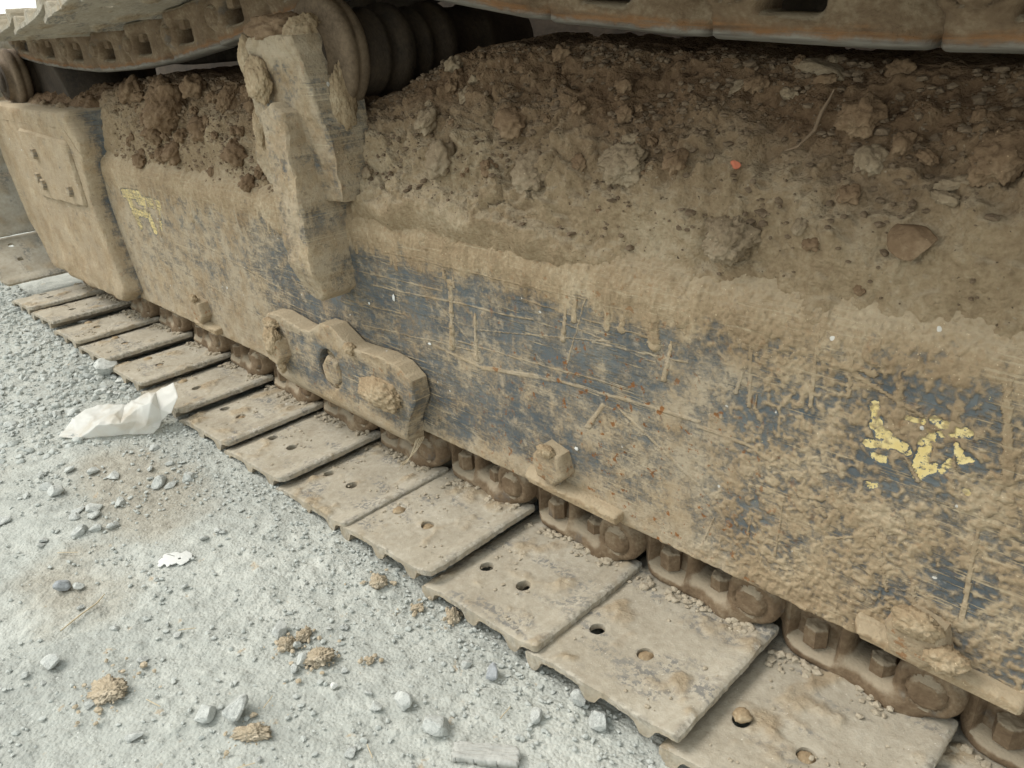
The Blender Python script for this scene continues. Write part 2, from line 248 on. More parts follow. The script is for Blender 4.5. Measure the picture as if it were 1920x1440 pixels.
# ---------------------------------------------------------------- materials
class NT:
    def __init__(s, name):
        s.m = bpy.data.materials.new(name); s.m.use_nodes = True; s.t = s.m.node_tree
        s.b = s.t.nodes['Principled BSDF']; s.b.inputs['Roughness'].default_value = .92
        s.b.inputs['Specular IOR Level'].default_value = .25
        s.co = s.n('ShaderNodeTexCoord').outputs['Object']; s.oi = None
    def n(s, t, **k):
        q = s.t.nodes.new(t)
        for a, b in k.items(): setattr(q, a, b)
        return q
    def L(s, a, b):
        if isinstance(a, (int, float)): b.default_value = a
        elif isinstance(a, tuple): b.default_value = a if len(a) == 4 else a + (1,)
        else: s.t.links.new(a, b)
    def rnd(s):
        if s.oi is None: s.oi = s.n('ShaderNodeObjectInfo').outputs['Random']
        return s.oi
    def shift(s):                       # every object its own patch of the texture
        c = s.n('ShaderNodeCombineXYZ')
        for i, k in enumerate((17., 31., 11.)): s.L(s.math('MULTIPLY', s.rnd(), k), c.inputs[i])
        v = s.n('ShaderNodeVectorMath', operation='ADD'); s.L(s.co, v.inputs[0]); s.L(c.outputs[0], v.inputs[1]); s.co = v.outputs[0]
    def map(s, scale=(1, 1, 1), rot=(0, 0, 0)):
        q = s.n('ShaderNodeMapping'); s.L(s.co, q.inputs[0]); q.inputs['Scale'].default_value = scale; q.inputs['Rotation'].default_value = rot
        return q.outputs[0]
    def noise(s, scale, detail=4, rough=.55, vec=None, dist=0.):
        q = s.n('ShaderNodeTexNoise'); s.L(s.co if vec is None else vec, q.inputs['Vector'])
        q.inputs['Scale'].default_value = scale; q.inputs['Detail'].default_value = detail; q.inputs['Roughness'].default_value = rough
        q.inputs['Distortion'].default_value = dist
        return q.outputs['Fac']
    def vor(s, scale, feature='F1', vec=None):
        q = s.n('ShaderNodeTexVoronoi', feature=feature); s.L(s.co if vec is None else vec, q.inputs['Vector']); q.inputs['Scale'].default_value = scale
        return q.outputs[0]
    def math(s, op, a, b=0., c=None):
        q = s.n('ShaderNodeMath', operation=op); s.L(a, q.inputs[0]); s.L(b, q.inputs[1])
        if c is not None: s.L(c, q.inputs[2])
        return q.outputs[0]
    def add(s, *a):
        r = a[0]
        for x in a[1:]: r = s.math('ADD', r, x)
        return r
    def mul(s, a, b): return s.math('MULTIPLY', a, b)
    def ss(s, a, b, x):
        q = s.n('ShaderNodeMapRange', interpolation_type='SMOOTHSTEP'); s.L(x, q.inputs[0]); q.inputs[1].default_value = a; q.inputs[2].default_value = b
        return q.outputs[0]
    def mix(s, f, a, b):
        q = s.n('ShaderNodeMix', data_type='RGBA'); s.L(f, q.inputs[0]); s.L(a, q.inputs[6]); s.L(b, q.inputs[7]); return q.outputs[2]
    def ramp(s, f, st):
        q = s.n('ShaderNodeValToRGB'); s.L(f, q.inputs[0]); e = q.color_ramp.elements
        while len(e) < len(st): e.new(.5)
        for x, (p, c) in zip(e, st): x.position = p; x.color = c + (1,)
        return q.outputs[0]
    def attr(s, k): return s.n('ShaderNodeAttribute', attribute_name=k).outputs['Fac']
    def out(s, colour, h=None, dist=.002, rough=None, metal=None):
        s.L(colour, s.b.inputs['Base Color'])
        if rough is not None: s.L(rough, s.b.inputs['Roughness'])
        if metal is not None: s.L(metal, s.b.inputs['Metallic'])
        if h is not None:
            q = s.n('ShaderNodeBump'); q.inputs['Strength'].default_value = 1; q.inputs['Distance'].default_value = dist
            s.L(h, q.inputs['Height']); s.t.links.new(q.outputs[0], s.b.inputs['Normal'])
        return s.m

MUD_A, MUD_B, MUD_C = (.212, .149, .088), (.33, .25, .155), (.465, .382, .265)

def mud_colour(t, k=1.0, a=MUD_A, b=MUD_B, c=MUD_C):
    base = t.ramp(t.add(t.mul(t.noise(14, 6, .6), .6), t.mul(t.noise(160, 4, .6), .4)), [(.30, a), (.5, b), (.68, c)])
    return t.mix(t.ss(.70, .76, t.noise(420, 2, .5)), base, tuple(x * 1.4 for x in c))

def mat_face():
    t = NT('muddy_blue_painted_steel')
    paint = t.ramp(t.noise(22, 5), [(.3, (.068, .081, .091)), (.55, (.105, .121, .128)), (.75, (.165, .175, .17))])
    steel = t.ramp(t.noise(35, 6, .65), [(.3, (.20, .17, .13)), (.6, (.30, .26, .20)), (.8, (.40, .37, .31))])
    paint = t.mix(t.ss(.58, .66, t.noise(60, 5, .6)), paint, (.24, .235, .215))
    yel = t.mix(t.noise(120, 3), (.55, .40, .12), (.74, .64, .36))
    ym = t.ss(.52, .62, t.add(t.attr('yel'), t.mul(t.add(t.noise(170, 5, .72), -.5), 3.0)))
    base = t.mix(ym, paint, yel)
    scr = []
    for sc, rot, lo, k in (((14, 1, 560), .05, .57, 1.), ((10, 1, 380), -.08, .60, 1.), ((14, 1, 480), .22, .61, .9), ((14, 1, 520), -.30, .62, .9), ((18, 1, 460), .75, .64, .8), ((20, 1, 420), -.95, .645, .8), ((300, 1, 10), .06, .64, .6)):
        scr.append(t.mul(t.ss(lo, lo + .09, t.noise(1, 4, .6, t.map(sc, (0, rot, 0)), .15)), k))
    s = scr[0]
    for x in scr[1:]: s = t.math('MAXIMUM', s, x)
    s = t.mul(s, t.ss(.36, .55, t.noise(9, 4, .6)))
    mud = t.attr('mud')
    v = t.add(mud, t.mul(t.add(t.noise(30, 8, .72), -.5), 1.7), t.mul(t.add(t.noise(190, 5, .70), -.5), .9), t.mul(s, .62), t.mul(t.add(t.noise(1, 5, .65, t.map((34, 1, 170), (0, .06, 0))), -.5), .55))
    cov = t.ss(.04, .70, v)
    mc = mud_colour(t)
    thin = t.ss(.95, .45, t.attr('thick'))                 # thin dust film: greyer and paler than caked mud
    mc = t.mix(t.mul(thin, t.ss(.35, .62, t.noise(18, 7, .66))), mc, (.39, .327, .237))
    mc = t.mix(t.mul(thin, t.mul(t.ss(.50, .64, t.noise(46, 6, .68)), .55)), mc, (.25, .195, .125))
    mc = t.mix(t.mul(s, .5), mc, (.47, .40, .28))
    c = t.mix(cov, base, mc)
    rust = t.mul(t.attr('rust'), t.ss(.60, .68, t.noise(90, 4, .6)))
    c = t.mix(t.mul(rust, .75), c, (.24, .10, .03))
    c = t.mix(t.mul(t.ss(.60, .70, t.noise(150, 3, .6)), .45), c, (.15, .115, .08))
    up = t.n('ShaderNodeSeparateXYZ'); t.L(t.n('ShaderNodeNewGeometry').outputs['Normal'], up.inputs[0])
    c = t.mix(t.mul(t.ss(.35, .85, t.add(up.outputs[2], t.mul(t.add(t.noise(70, 5, .65), -.5), .8))), .75), c, (.41, .335, .23))
    c = t.mix(t.ss(.80, .815, t.noise(75, 1, .4, t.map((1, 1, 1), (.5, .2, .9)))), c, (.62, .60, .55))
    h = t.add(t.mul(cov, .35), t.mul(t.mul(cov, t.noise(300, 5, .68)), .8), t.mul(t.mul(t.ss(.5, 1.1, mud), t.noise(95, 6, .68)), 1.0), t.mul(s, -.08))
    return t.out(c, h, .0022, t.math('MULTIPLY_ADD', cov, .3, .62))

def mat_mud(name, k=1.0, tint=None, bump=.003):
    t = NT(name)
    c = mud_colour(t, 1, *(tint or (MUD_A, MUD_B, MUD_C)))
    h = t.add(t.mul(t.noise(70, 6, .65), .6), t.mul(t.noise(330, 4, .65), .5), t.mul(t.vor(190), -.25))
    return t.out(c, h, bump)

def mat_dirt():
    t = NT('brown_dirt')
    f = t.attr('dry')
    a = t.ramp(t.add(t.mul(t.noise(11, 6, .6), .55), t.mul(t.noise(130, 5, .6), .45)), [(.32, (.115, .069, .038)), (.5, (.185, .119, .068)), (.68, (.275, .195, .118))])
    b = t.ramp(t.add(t.mul(t.noise(9, 6, .6), .55), t.mul(t.noise(140, 5, .6), .45)), [(.32, (.215, .15, .088)), (.5, (.335, .255, .157)), (.68, (.465, .382, .265))])
    c = t.mix(f, a, b)
    up = t.n('ShaderNodeSeparateXYZ'); t.L(t.n('ShaderNodeNewGeometry').outputs['Normal'], up.inputs[0])
    c = t.mix(t.mul(t.mul(f, .75), t.ss(.25, .8, t.add(up.outputs[2], t.mul(t.add(t.noise(70, 5, .65), -.5), .8)))), c, (.41, .335, .23))
    c = t.mix(t.mul(t.ss(.70, .75, t.noise(260, 2, .5)), .7), c, (.36, .31, .235))
    c = t.mix(t.ss(.71, .76, t.noise(200, 2, .5, t.map((1, 1, 1), (.7, .4, .2)))), c, (.09, .062, .042))
    h = t.add(t.mul(t.noise(90, 6, .68), .7), t.mul(t.noise(420, 4, .7), .5), t.mul(t.vor(260), -.4), t.mul(t.vor(110), -.35), t.mul(t.noise(38, 8, .75), .8))
    return t.out(c, h, .0046)

def mat_shoe():
    t = NT('dusty_track_steel'); t.shift()
    n = t.add(t.mul(t.noise(13, 6, .6), .6), t.mul(t.noise(120, 5, .6), .4))
    c = t.ramp(n, [(.30, (.285, .25, .19)), (.5, (.375, .338, .268)), (.68, (.465, .43, .355))])
    wear = t.mul(t.ss(.50, .64, t.noise(1, 5, .6, t.map((9, 24, 10), (0, 0, .5)))), t.ss(.46, .56, t.noise(150, 4, .65)))
    c = t.mix(t.mul(wear, .8), c, (.155, .155, .15))
    hl = t.mul(t.ss(.66, .70, t.noise(1, 4, .6, t.map((40, 8, 20), (0, 0, .9)))), t.ss(.5, .6, t.noise(200, 3, .6)))
    c = t.mix(t.mul(hl, .6), c, (.66, .64, .58))
    c = t.mix(t.attr('mud'), c, mud_colour(t, 1, (.26, .20, .128), (.355, .29, .20), (.455, .39, .29)))
    lp = t.mul(t.attr('lip'), t.ss(.44, .60, t.noise(32, 6, .68)))
    c = t.mix(t.mul(lp, .75), c, t.ramp(t.noise(140, 4, .6), [(.4, (.20, .185, .155)), (.6, (.50, .47, .40))]))
    c = t.mix(t.ss(.72, .77, t.noise(330, 2, .5)), c, (.62, .58, .5))
    c = t.mix(t.mul(t.ss(.54, .66, t.noise(28, 6, .68)), .35), c, (.27, .225, .165))
    h = t.add(t.mul(t.noise(60, 6, .62), .5), t.mul(t.noise(380, 4, .68), .45), t.mul(t.mul(t.attr('mud'), t.noise(120, 5, .68)), 1.2))
    return t.out(c, h, .0022)

def mat_link():
    t = NT('muddy_cast_steel_link'); t.shift()
    c = t.ramp(t.add(t.mul(t.noise(24, 6, .6), .6), t.mul(t.noise(170, 4, .6), .4)), [(.3, (.095, .062, .037)), (.5, (.170, .120, .074)), (.7, (.29, .23, .155))])
    c = t.mix(t.mul(t.ss(.58, .70, t.noise(30, 5, .6)), .6), c, (.115, .108, .098))
    up = t.n('ShaderNodeSeparateXYZ'); t.L(t.n('ShaderNodeNewGeometry').outputs['Normal'], up.inputs[0])
    dust = t.ss(.25, .8, t.add(up.outputs[2], t.mul(t.add(t.noise(60, 5, .65), -.5), .9)))
    c = t.mix(t.mul(dust, .8), c, (.37, .315, .23))
    p = t.attr('polish')
    rusty = t.ramp(t.noise(1, 5, .6, t.map((12, 30, 160))), [(.35, (.10, .058, .032)), (.55, (.24, .115, .045)), (.7, (.15, .12, .09))])
    shiny = t.ramp(t.noise(1, 5, .6, t.map((14, 40, 260))), [(.3, (.11, .10, .085)), (.6, (.23, .215, .185))])
    c = t.mix(t.mul(t.ss(.35, .75, t.add(p, t.mul(t.add(t.noise(40, 6, .65), -.5), 1.2))), .75), c, rusty)
    sm = t.ss(.72, .92, t.add(p, t.mul(t.add(t.noise(35, 6, .65), -.5), .6)))
    c = t.mix(sm, c, shiny)
    h = t.mul(t.add(t.mul(t.noise(70, 5, .62), .6), t.mul(t.noise(350, 4, .65), .45)), t.math('SUBTRACT', 1.1, sm))
    return t.out(c, h, .0028, t.math('MULTIPLY_ADD', sm, -.42, .92), t.mul(sm, .35))

def mat_ground():
    t = NT('grey_gravel_dust')
    n = t.add(t.mul(t.noise(3.2, 6, .6), .5), t.mul(t.noise(38, 7, .7), .5))
    c = t.ramp(n, [(.34, (.29, .302, .28)), (.5, (.395, .41, .378)), (.64, (.51, .522, .48))])
    br = t.ss(.35, .8, t.add(t.attr('brown'), t.mul(t.add(t.noise(9, 6, .62), -.5), .9)))
    c = t.mix(t.mul(br, .9), c, t.ramp(t.noise(60, 5, .6), [(.35, (.265, .245, .20)), (.65, (.39, .37, .31))]))
    c = t.mix(t.mul(t.ss(.655, .72, t.noise(26, 4, .6)), .55), c, (.42, .31, .185))
    c = t.mix(t.ss(.68, .73, t.noise(360, 2, .5)), c, (.60, .61, .58))
    c = t.mix(t.ss(.70, .75, t.noise(300, 2, .5, t.map((1, 1, 1), (.4, .8, .2)))), c, (.20, .20, .185))
    h = t.add(t.mul(t.noise(42, 8, .70), .9), t.mul(t.noise(260, 4, .6), .4), t.mul(t.vor(230), -.55), t.mul(t.vor(95), -.3))
    return t.out(c, h, .0027)

def mat_stone(name, a, b, bump=.0015, ori=.0):
    t = NT(name); t.shift()
    c = t.mix(t.rnd(), a, b)
    k = t.add(t.mul(t.noise(2.2, 5, .6), .9), t.mul(t.noise(9, 4, .6), .5))
    c = t.mix(t.ss(.45, .95, k), c, tuple(min(1, x * 1.25 + .03) for x in b))
    c = t.mix(t.mul(t.ss(.56, .66, t.noise(5, 5, .65)), .6), c, tuple(x * .62 for x in a))
    h = t.add(t.mul(t.noise(4, 6, .65), .7), t.mul(t.noise(16, 4, .65), .4))
    q = t.out(c, h, bump)
    return q

def mat_plain(name, a, b, sc=60, bump=.0015, rough=.9, metal=0.):
    t = NT(name)
    c = t.ramp(t.add(t.mul(t.noise(sc, 6, .6), .6), t.mul(t.noise(sc * 7, 4, .6), .4)), [(.33, a), (.67, b)])
    return t.out(c, t.add(t.mul(t.noise(sc * 1.5, 5, .65), .6), t.mul(t.noise(sc * 6, 4, .65), .4)), bump, rough, metal)

def mat_bag():
    t = NT('thin_white_plastic_film')
    c = t.mix(t.mul(t.ss(.45, .7, t.noise(14, 5, .6)), .55), (.88, .88, .85), (.66, .58, .45))
    t.out(c, t.noise(50, 5, .6), .0012, .38)
    b2 = t.n('ShaderNodeBsdfTranslucent'); t.L(c, b2.inputs[0])
    ms = t.n('ShaderNodeMixShader'); ms.inputs[0].default_value = .45
    t.t.links.new(t.b.outputs[0], ms.inputs[1]); t.t.links.new(b2.outputs[0], ms.inputs[2])
    tr = t.n('ShaderNodeBsdfTransparent'); m2 = t.n('ShaderNodeMixShader'); m2.inputs[0].default_value = .22
    t.t.links.new(ms.outputs[0], m2.inputs[1]); t.t.links.new(tr.outputs[0], m2.inputs[2])
    t.t.links.new(m2.outputs[0], t.t.nodes['Material Output'].inputs[0])
    return t.m

M_FACE = mat_face(); M_DIRT = mat_dirt(); M_SHOE = mat_shoe(); M_LINK = mat_link(); M_GROUND = mat_ground()
M_MUD = mat_mud('caked_tan_mud')
M_CLOD = mat_mud('brown_dirt_clod', tint=((.118, .073, .041), (.19, .126, .074), (.28, .202, .126)))
M_PALE = mat_mud('pale_dry_clod', tint=((.17, .124, .078), (.26, .20, .13), (.37, .305, .215)))
M_OCHRE = mat_mud('ochre_clay_clod', tint=((.33, .268, .185), (.43, .362, .262), (.55, .485, .38)))
M_GREY = mat_stone('grey_stone', (.30, .315, .30), (.46, .475, .45))
M_BLUE = mat_stone('bluish_stone', (.25, .265, .275), (.31, .33, .345))
M_WHITE = mat_stone('white_stone', (.66, .66, .63), (.74, .74, .70))
M_BRICK = mat_stone('red_brick_chip', (.36, .10, .05), (.42, .13, .07))
M_ROLLER = mat_plain('oily_brown_roller_steel', (.022, .017, .012), (.075, .053, .034), 25, .002, .75)
M_FLANGE = mat_plain('dusty_worn_flange_steel', (.085, .062, .041), (.205, .152, .10), 30, .002, .85)
M_BODY = mat_plain('dark_dirty_steel', (.03, .025, .02), (.085, .064, .045), 12, .003, .9)
M_STRAW = mat_plain('dry_straw', (.42, .35, .23), (.60, .52, .38), 90, .0005, .8)
M_ROOT = mat_plain('dry_root', (.16, .11, .07), (.26, .19, .125), 90, .0008, .9)
M_BAG = mat_bag()
M_SHELL = mat_plain('white_shell', (.58, .59, .57), (.68, .69, .66), 40, .0004, .5)
M_WOOD = mat_plain('weathered_slab', (.34, .34, .315), (.50, .50, .465), 30, .002, .9)

# ---------------------------------------------------------------- ground
def ground_z(X, Y):
    X = np.asarray(X, float); Y = np.asarray(Y, float)
    z = -.0375 + .010 * fbm(X * 2.3 + 3, Y * 2.3, 3, 11) + .006 * fbm(X * 9, Y * 9, 3, 12)
    z = z - .006 * sst(-.05, .06, Y)
    return z

def axis(dense, lo, hi):
    a = list(dense); st = dense[-1] - dense[-2]
    while a[-1] < hi: st *= 1.25; a.append(a[-1] + st)
    st = dense[1] - dense[0]; b = [a[0]]
    while b[-1] > lo: st *= 1.25; b.append(b[-1] - st)
    return np.array(b[::-1] + a[1:])

gx = [-2.4]
while gx[-1] < .75: gx.append(gx[-1] + np.interp(gx[-1], [-2.4, -1, 0, .7], [.009, .0055, .0030, .0024]))
gy = axis(np.arange(-.62, .12, .0032), -90, 90); gx = axis(gx, -90, 90)
X, Y = np.meshgrid(gx, gy, indexing='ij')
Z = ground_z(X, Y)
near = (np.abs(X + .8) < 1.8) & (Y > -.75) & (Y < .2)
x, y = X[near], Y[near]
f1, f2, cid = worley(x * 55 + .6 * pn(x * 40, y * 40, 2), y * 55, 4)
g1, g2, gid = worley(x * 130, y * 130, 5)
d = .0042 * fbm(x * 38, y * 38, 4, 21, .6) + .0022 * np.abs(fbm(x * 120, y * 120, 3, 25))
d += .0032 * np.clip(.42 - f1, 0, 1) * (cid > 170) * 2.2 + .0016 * np.clip(.45 - g1, 0, 1) * (gid > 120) * 2
Z[near] += d
brown = np.zeros_like(Z)
for bx, by, sx, sy, a in ((-.40, -.15, .26, .12, .95), (-.22, -.32, .14, .12, .75), (-.62, -.33, .25, .16, .45), (.02, -.34, .25, .10, .35), (-.1, -.02, .2, .03, .25), (.05, -.42, .15, .08, .25), (.2, -.2, .1, .05, .2)):
    brown = np.maximum(brown, a * np.exp(-((X - bx) / sx) ** 2 - ((Y - by) / sy) ** 2))
add('ground', mesh('ground', np.stack([X, Y, Z], -1).reshape(-1, 3), grid_faces(*X.shape), True, {'brown': brown}), M_GROUND,
    kind='structure', label='pale grey dusty gravel ground beside the crawler track')

# ---------------------------------------------------------------- the excavator
exc = bpy.data.objects.new('excavator', None); col.objects.link(exc)
exc['label'] = 'mud-caked excavator undercarriage with a dark blue track frame and steel crawler track'
exc['category'] = 'excavator'

# ---- track shoes
def shoe_top(u): return np.interp(u, [-.216, -.208, -.192, -.172, -.10, -.03, -.012, -.004, .001], [-.033, -.025, -.0195, -.0155, -.0095, -.006, -.001, 0, -.002])
def shoe_mesh(seed, fine=True):
    r = np.random.default_rng(seed)
    us = np.arange(-.217, .004, .0026 if fine else .008)
    vs = np.concatenate([np.arange(-.004, .235, .0030 if fine else .012), np.arange(.24, .61, .014 if fine else .03)])
    cr = r.uniform(.004, .013); ox, oy = r.uniform(0, 50, 2); dense = r.uniform(.15, .7)
    def sdf(U, V):
        wob = .0010 * pn(U * 30 + ox, V * 8 + oy, 3) + .0007 * pn(U * 160 + ox, V * 160, 4) + .0006 * pn(U * 300, V * 300 + oy, 5)
        q = np.where(U > -.1, box(U, V, -.4, 0, 0, .60, cr), box(U, V, -.213, .3, 0, .60, .004)) + wob
        q = np.maximum(q, -box(U, V, -.028 , .1, .204, .285, .012))
        for hu in (-.163, -.094): q = np.maximum(q, -circ(U, V, hu, .076, .0098))
        return q
    def mudf(u, v):
        m = fbm(u * 16 + ox, v * 16 + oy, 4, seed % 50)
        return sst(.20 - dense * .25, .42, m)
    def front(u, v, e):
        m = mudf(u, v)
        return (shoe_top(u) + .0008 * rim(e, .0016) / .0016 * (u > -.2) + m * (.0018 + .0075 * np.clip(fbm(u * 55 + ox, v * 55, 4, 9, .65) + .08, 0, 1))
                + .0005 * fbm(u * 30 + ox, v * 30, 3, 8) + .0006 * pn(u * 140, v * 140 + oy, 6))
    def back(u, v, e):
        b = shoe_top(u) - .0085
        for c, wd, h in ((-.197, .010, .016), (-.113, .012, .015), (-.040, .011, .015)):
            b = b - h * np.exp(-((u - c) / wd) ** 4)
        return b + .0012 * pn(u * 120 + ox, v * 50, 7)
    P, F, n = plate(us, vs, sdf, front, back)
    mud = np.concatenate([mudf(P[:n, 0], P[:n, 1]), np.full(n, .6)])
    lip = sst(-.011, -.003, P[:, 0]) * (P[:, 1] < .21) + .8 * sst(.006, .001, P[:, 1])
    return mesh('track_shoe', P, F, True, {'mud': mud, 'lip': np.clip(lip, 0, 1)}, 40)

SHOE_X = {0: (-1.735, .024), 1: (-1.525, -.001), 2: (-1.332, .004), 3: (-1.150, -.005), 4: (-.959, -.001), 5: (-.758, -.002), 6: (-.572, -.005), 7: (-.380, -.008),
          8: (-.192, -.007), 9: (-.008, -.010), 10: (.188, .004), 11: (.381, 0.), 12: (.573, .009), 13: (.763, .004), 14: (.953, .002), 15: (1.143, .002)}
coarse = shoe_mesh(99, False)
for k, (sx, sz) in SHOE_X.items():
    o = add('track_shoe', shoe_mesh(100 + k) if 1 <= k <= 14 else coarse, M_SHOE, exc, (sx, 0, sz))
    if k == 0: o.rotation_euler[1] = math.radians(34)
    plugs = {10: (0, 1), 12: (1,), 13: (0, 1), 7: (1,), 4: (0, 1), 5: (0, 1), 3: (0, 1), 6: (0,)}.get(k, ())
    for h in plugs:
        v, f = lump(k * 5 + h, 3, .25, .15)
        add('mud_plug', mesh('mud_plug', v * np.array([.0105, .0105, .006]), f), M_MUD, o, ((-.163, -.094)[h], .076, -.0165 if (k, h) != (13, 0) else -.008))

# the track climbing round the front idler, far left
wxx, wzz, wth = -1.735 - .19 * math.cos(math.radians(34)), .024 + .19 * math.sin(math.radians(34)), 62
for a in (62, 86, 112):
    th = math.radians(a)
    o = add('track_shoe', coarse, M_LINK, exc, (wxx, 0, wzz)); o.rotation_euler[1] = th
    wxx -= .19 * math.cos(th); wzz += .19 * math.sin(th)

# ---- track links
def link_sdf(U, V):
    q = box(U, V, -.190, -.030, -.010, .020, .006)
    q = smin(q, circ(U, V, -.030, .036, .033), .014)
    q = smin(q, circ(U, V, -.212, .040, .029), .014)
    q = smin(q, box(U, V, -.135, -.116, .0, .08, .002), .012)
    q = smin(q, box(U, V, -.1965, -.0065, .064, .094, .007), .010)
    q = smin(q, box(U, V, -.190, -.112, .0, .08, .004), .012)
    q = smin(q, box(U, V, -.052, -.020, .04, .08, .004), .01)
    return smin(q, box(U, V, -.225, -.172, .03, .08, .004), .01)
def link_front(u, v, e, pocket=1.):
    off = .010 * sst(-.10, -.06, u) * sst(.085, .05, v) - .012 * sst(-.165, -.195, u)
    cap = .0045 * sst(.019, .017, np.hypot(u + .030, v - .036)) - .003 * sst(.0030, .001, np.abs(np.hypot(u + .030, v - .036) - .0185))
    off = off - pocket * .020 * sst(.008, .0, np.abs(u + .150) - .022) * sst(.066, .056, v) * sst(.004, .012, v)
    return off + rim(e, .010) + cap + .0022 * fbm(u * 45, v * 45, 5, 31, .62) + .007 * sst(.030, .004, v) * sst(-.2, -.15, u) * sst(-.03, -.06, u)
us = np.arange(-.245, .008, .0030); vs = np.arange(-.014, .098, .0028)
P, F, n = plate(us, vs, link_sdf, link_front, lambda u, v, e: -.042 - rim(e, .006))
lk = mesh('track_link', facing(P), F, True, {'polish': sst(.055, .096, P[:, 1])}, 42)
P, F, n = plate(us, vs, link_sdf, lambda u, v, e: link_front(u, v, e, 0.), lambda u, v, e: -.042 - rim(e, .006))
lk_up = mesh('track_link', facing(P), F, True, {'polish': sst(.055, .096, P[:, 1])}, 42)
lk_in = lk_up.copy(); lk_in.materials.append(M_BODY)
P, F, n = hexhead(.0125, .020, 4)
P = np.stack([P[:, 0], P[:, 1], P[:, 2]], 1)                        # stands up from the shoe: w is Z
nutm = mesh('nut', P, F, True, {'polish': np.zeros(len(P))}, 35)
def link_at(x, y, z, rot=0., flip=False, nuts=True, parent=exc):
    o = add('track_link', (lk_up if flip else lk) if y < .3 else lk_in, M_LINK, parent, (x, y, z))
    if flip: o.scale = (1, 1, .80)
    o.rotation_euler = (0, math.pi + rot if flip else rot, 0)
    if nuts:
        for hx in ((-.080,) if flip else (-.078, -.150)): add('nut', nutm, M_LINK, o, (hx, .012, .016))
    return o
for k, (sx, sz) in SHOE_X.items():
    if k >= 1: link_at(sx, .196, sz - .006)
for k in range(1, 16):
    sx, sz = SHOE_X[k]; link_at(sx, .40, sz - .006, nuts=False)

# ---- the returning run of the chain, overhead
RX = [-2.9, -2.3, -1.75, -1.43, -1.1, -.9, -.65, -.38, -.24, -.12, .08, .26, .44, .63, .9, 1.2, 1.6]
RZ = [.68, .66, .622, .592, .584, .592, .611, .65, .676, .690, .674, .642, .625, .612, .604, .61, .63]
joints = [.635 + .1945 * i for i in range(4, -13, -1)]
upper = None
ucoarse = shoe_mesh(77, False)
for i, jx in enumerate(joints):                                   # local -u runs to the right once turned over
    zc = np.interp([jx, jx + .19], RX, RZ)
    rot = -math.atan2(zc[1] - zc[0], .19)
    o = link_at(jx, .200, zc[0] + .076, rot, True)
    link_at(jx, .40, zc[0] + .076, rot, True, nuts=False)
    s = add('track_shoe', shoe_mesh(200 + i) if -1.6 < jx < -.2 else ucoarse, M_SHOE, exc, (jx, 0, zc[0] + .076)); s.rotation_euler = (0, math.pi + rot, 0)

# ---- the track frame: side plate, rounded shoulder and sloping top plate
FACE = .295; ARC = .05 * math.radians(40)
def zbot(X): return .073 + .012 * X
def prof(s):
    s = np.asarray(s, float); a = np.clip((s - FACE) / .05, 0, math.radians(40)); l = np.maximum(0, s - FACE - ARC)
    Yp = np.where(s < FACE, .17, .22 - .05 * np.cos(a) + .643 * l)
    Zp = np.where(s < FACE, .075 + s, .37 + .05 * np.sin(a) + .766 * l)
    return Yp, Zp, -np.cos(a), np.sin(a)

fx = [-1.30]
while fx[-1] < 1.02: fx.append(fx[-1] + np.interp(fx[-1], [-1.3, -.5, .2, .8], [.0045, .0028, .0016, .0012]))
fs = np.concatenate([np.arange(0, .345, .0014), np.arange(.35, .46, .004)])
X, S = np.meshgrid(fx, fs, indexing='ij')
Yp, Zp, ny, nz = prof(S); Zp = Zp - .075 + np.where(S < FACE, .075 + (zbot(X) - .075) * (1 - S / FACE), .075)
def blobs(L, Xa, Za, soft=1.0):
    r = np.zeros_like(Xa)
    for bx, bz, sx, sz, a in L:
        m = (np.abs(Xa - bx) < 3 * sx * soft) & (np.abs(Za - bz) < 3 * sz * soft)
        r[m] = np.maximum(r[m], a * np.exp(-(((Xa[m] - bx) / (sx * soft)) ** 2 + ((Za[m] - bz) / (sz * soft)) ** 2) ** 1.3))
    return r
wx = X + .012 * fbm(X * 18, Zp * 18, 3, 41); wz = Zp + .010 * fbm(X * 18, Zp * 18, 3, 44)
blue = blobs(BLUE, wx, wz, 1.45)
blue = blue * (1 - .45 * sst(.42, .55, X)) * (1 - .45 * sst(-.25, -.45, X))
def strokes(L, Xa, Za, soft):
    r = np.zeros_like(Xa)
    for x0, z0, x1, z1, hw in L:
        m = (Xa > min(x0, x1) - 3 * hw) & (Xa < max(x0, x1) + 3 * hw) & (Za > min(z0, z1) - 3 * hw) & (Za < max(z0, z1) + 3 * hw)
        a, b = Xa[m], Za[m]; ex, ez = x1 - x0, z1 - z0
        t = np.clip(((a - x0) * ex + (b - z0) * ez) / (ex * ex + ez * ez), 0, 1)
        r[m] = np.maximum(r[m], sst(1 + soft, 1 - soft, np.hypot(a - x0 - t * ex, b - z0 - t * ez) / hw))
    return r
yel = .80 * strokes([(a, b, c, d, e * (1.5 if a < 0 else 1.15)) for a, b, c, d, e in YSEG], X + .0016 * pn(X * 120, Zp * 120, 2), Zp + .0016 * pn(X * 120, Zp * 120, 3), .3)
scrape = strokes(SCRAPES, X + .0012 * pn(X * 30, Zp * 90, 4), Zp + .0016 * pn(X * 14, Zp * 60, 6), .5) * np.clip(.8 + 1.1 * fbm(X * 40, Zp * 90, 3, 48), 0, 1)
right = sst(.43, .56, X + .03 * fbm(X * 12, Zp * 12, 3, 45))
left = sst(-.25, -.6, X)
shoulder = sst(.295, .40, Zp + .030 * fbm(X * 14, Zp * 6, 4, 46) + .018 * fbm(X * 40, Zp * 8, 3, 47) - .02 * right)
low = sst(.035, .0, S)
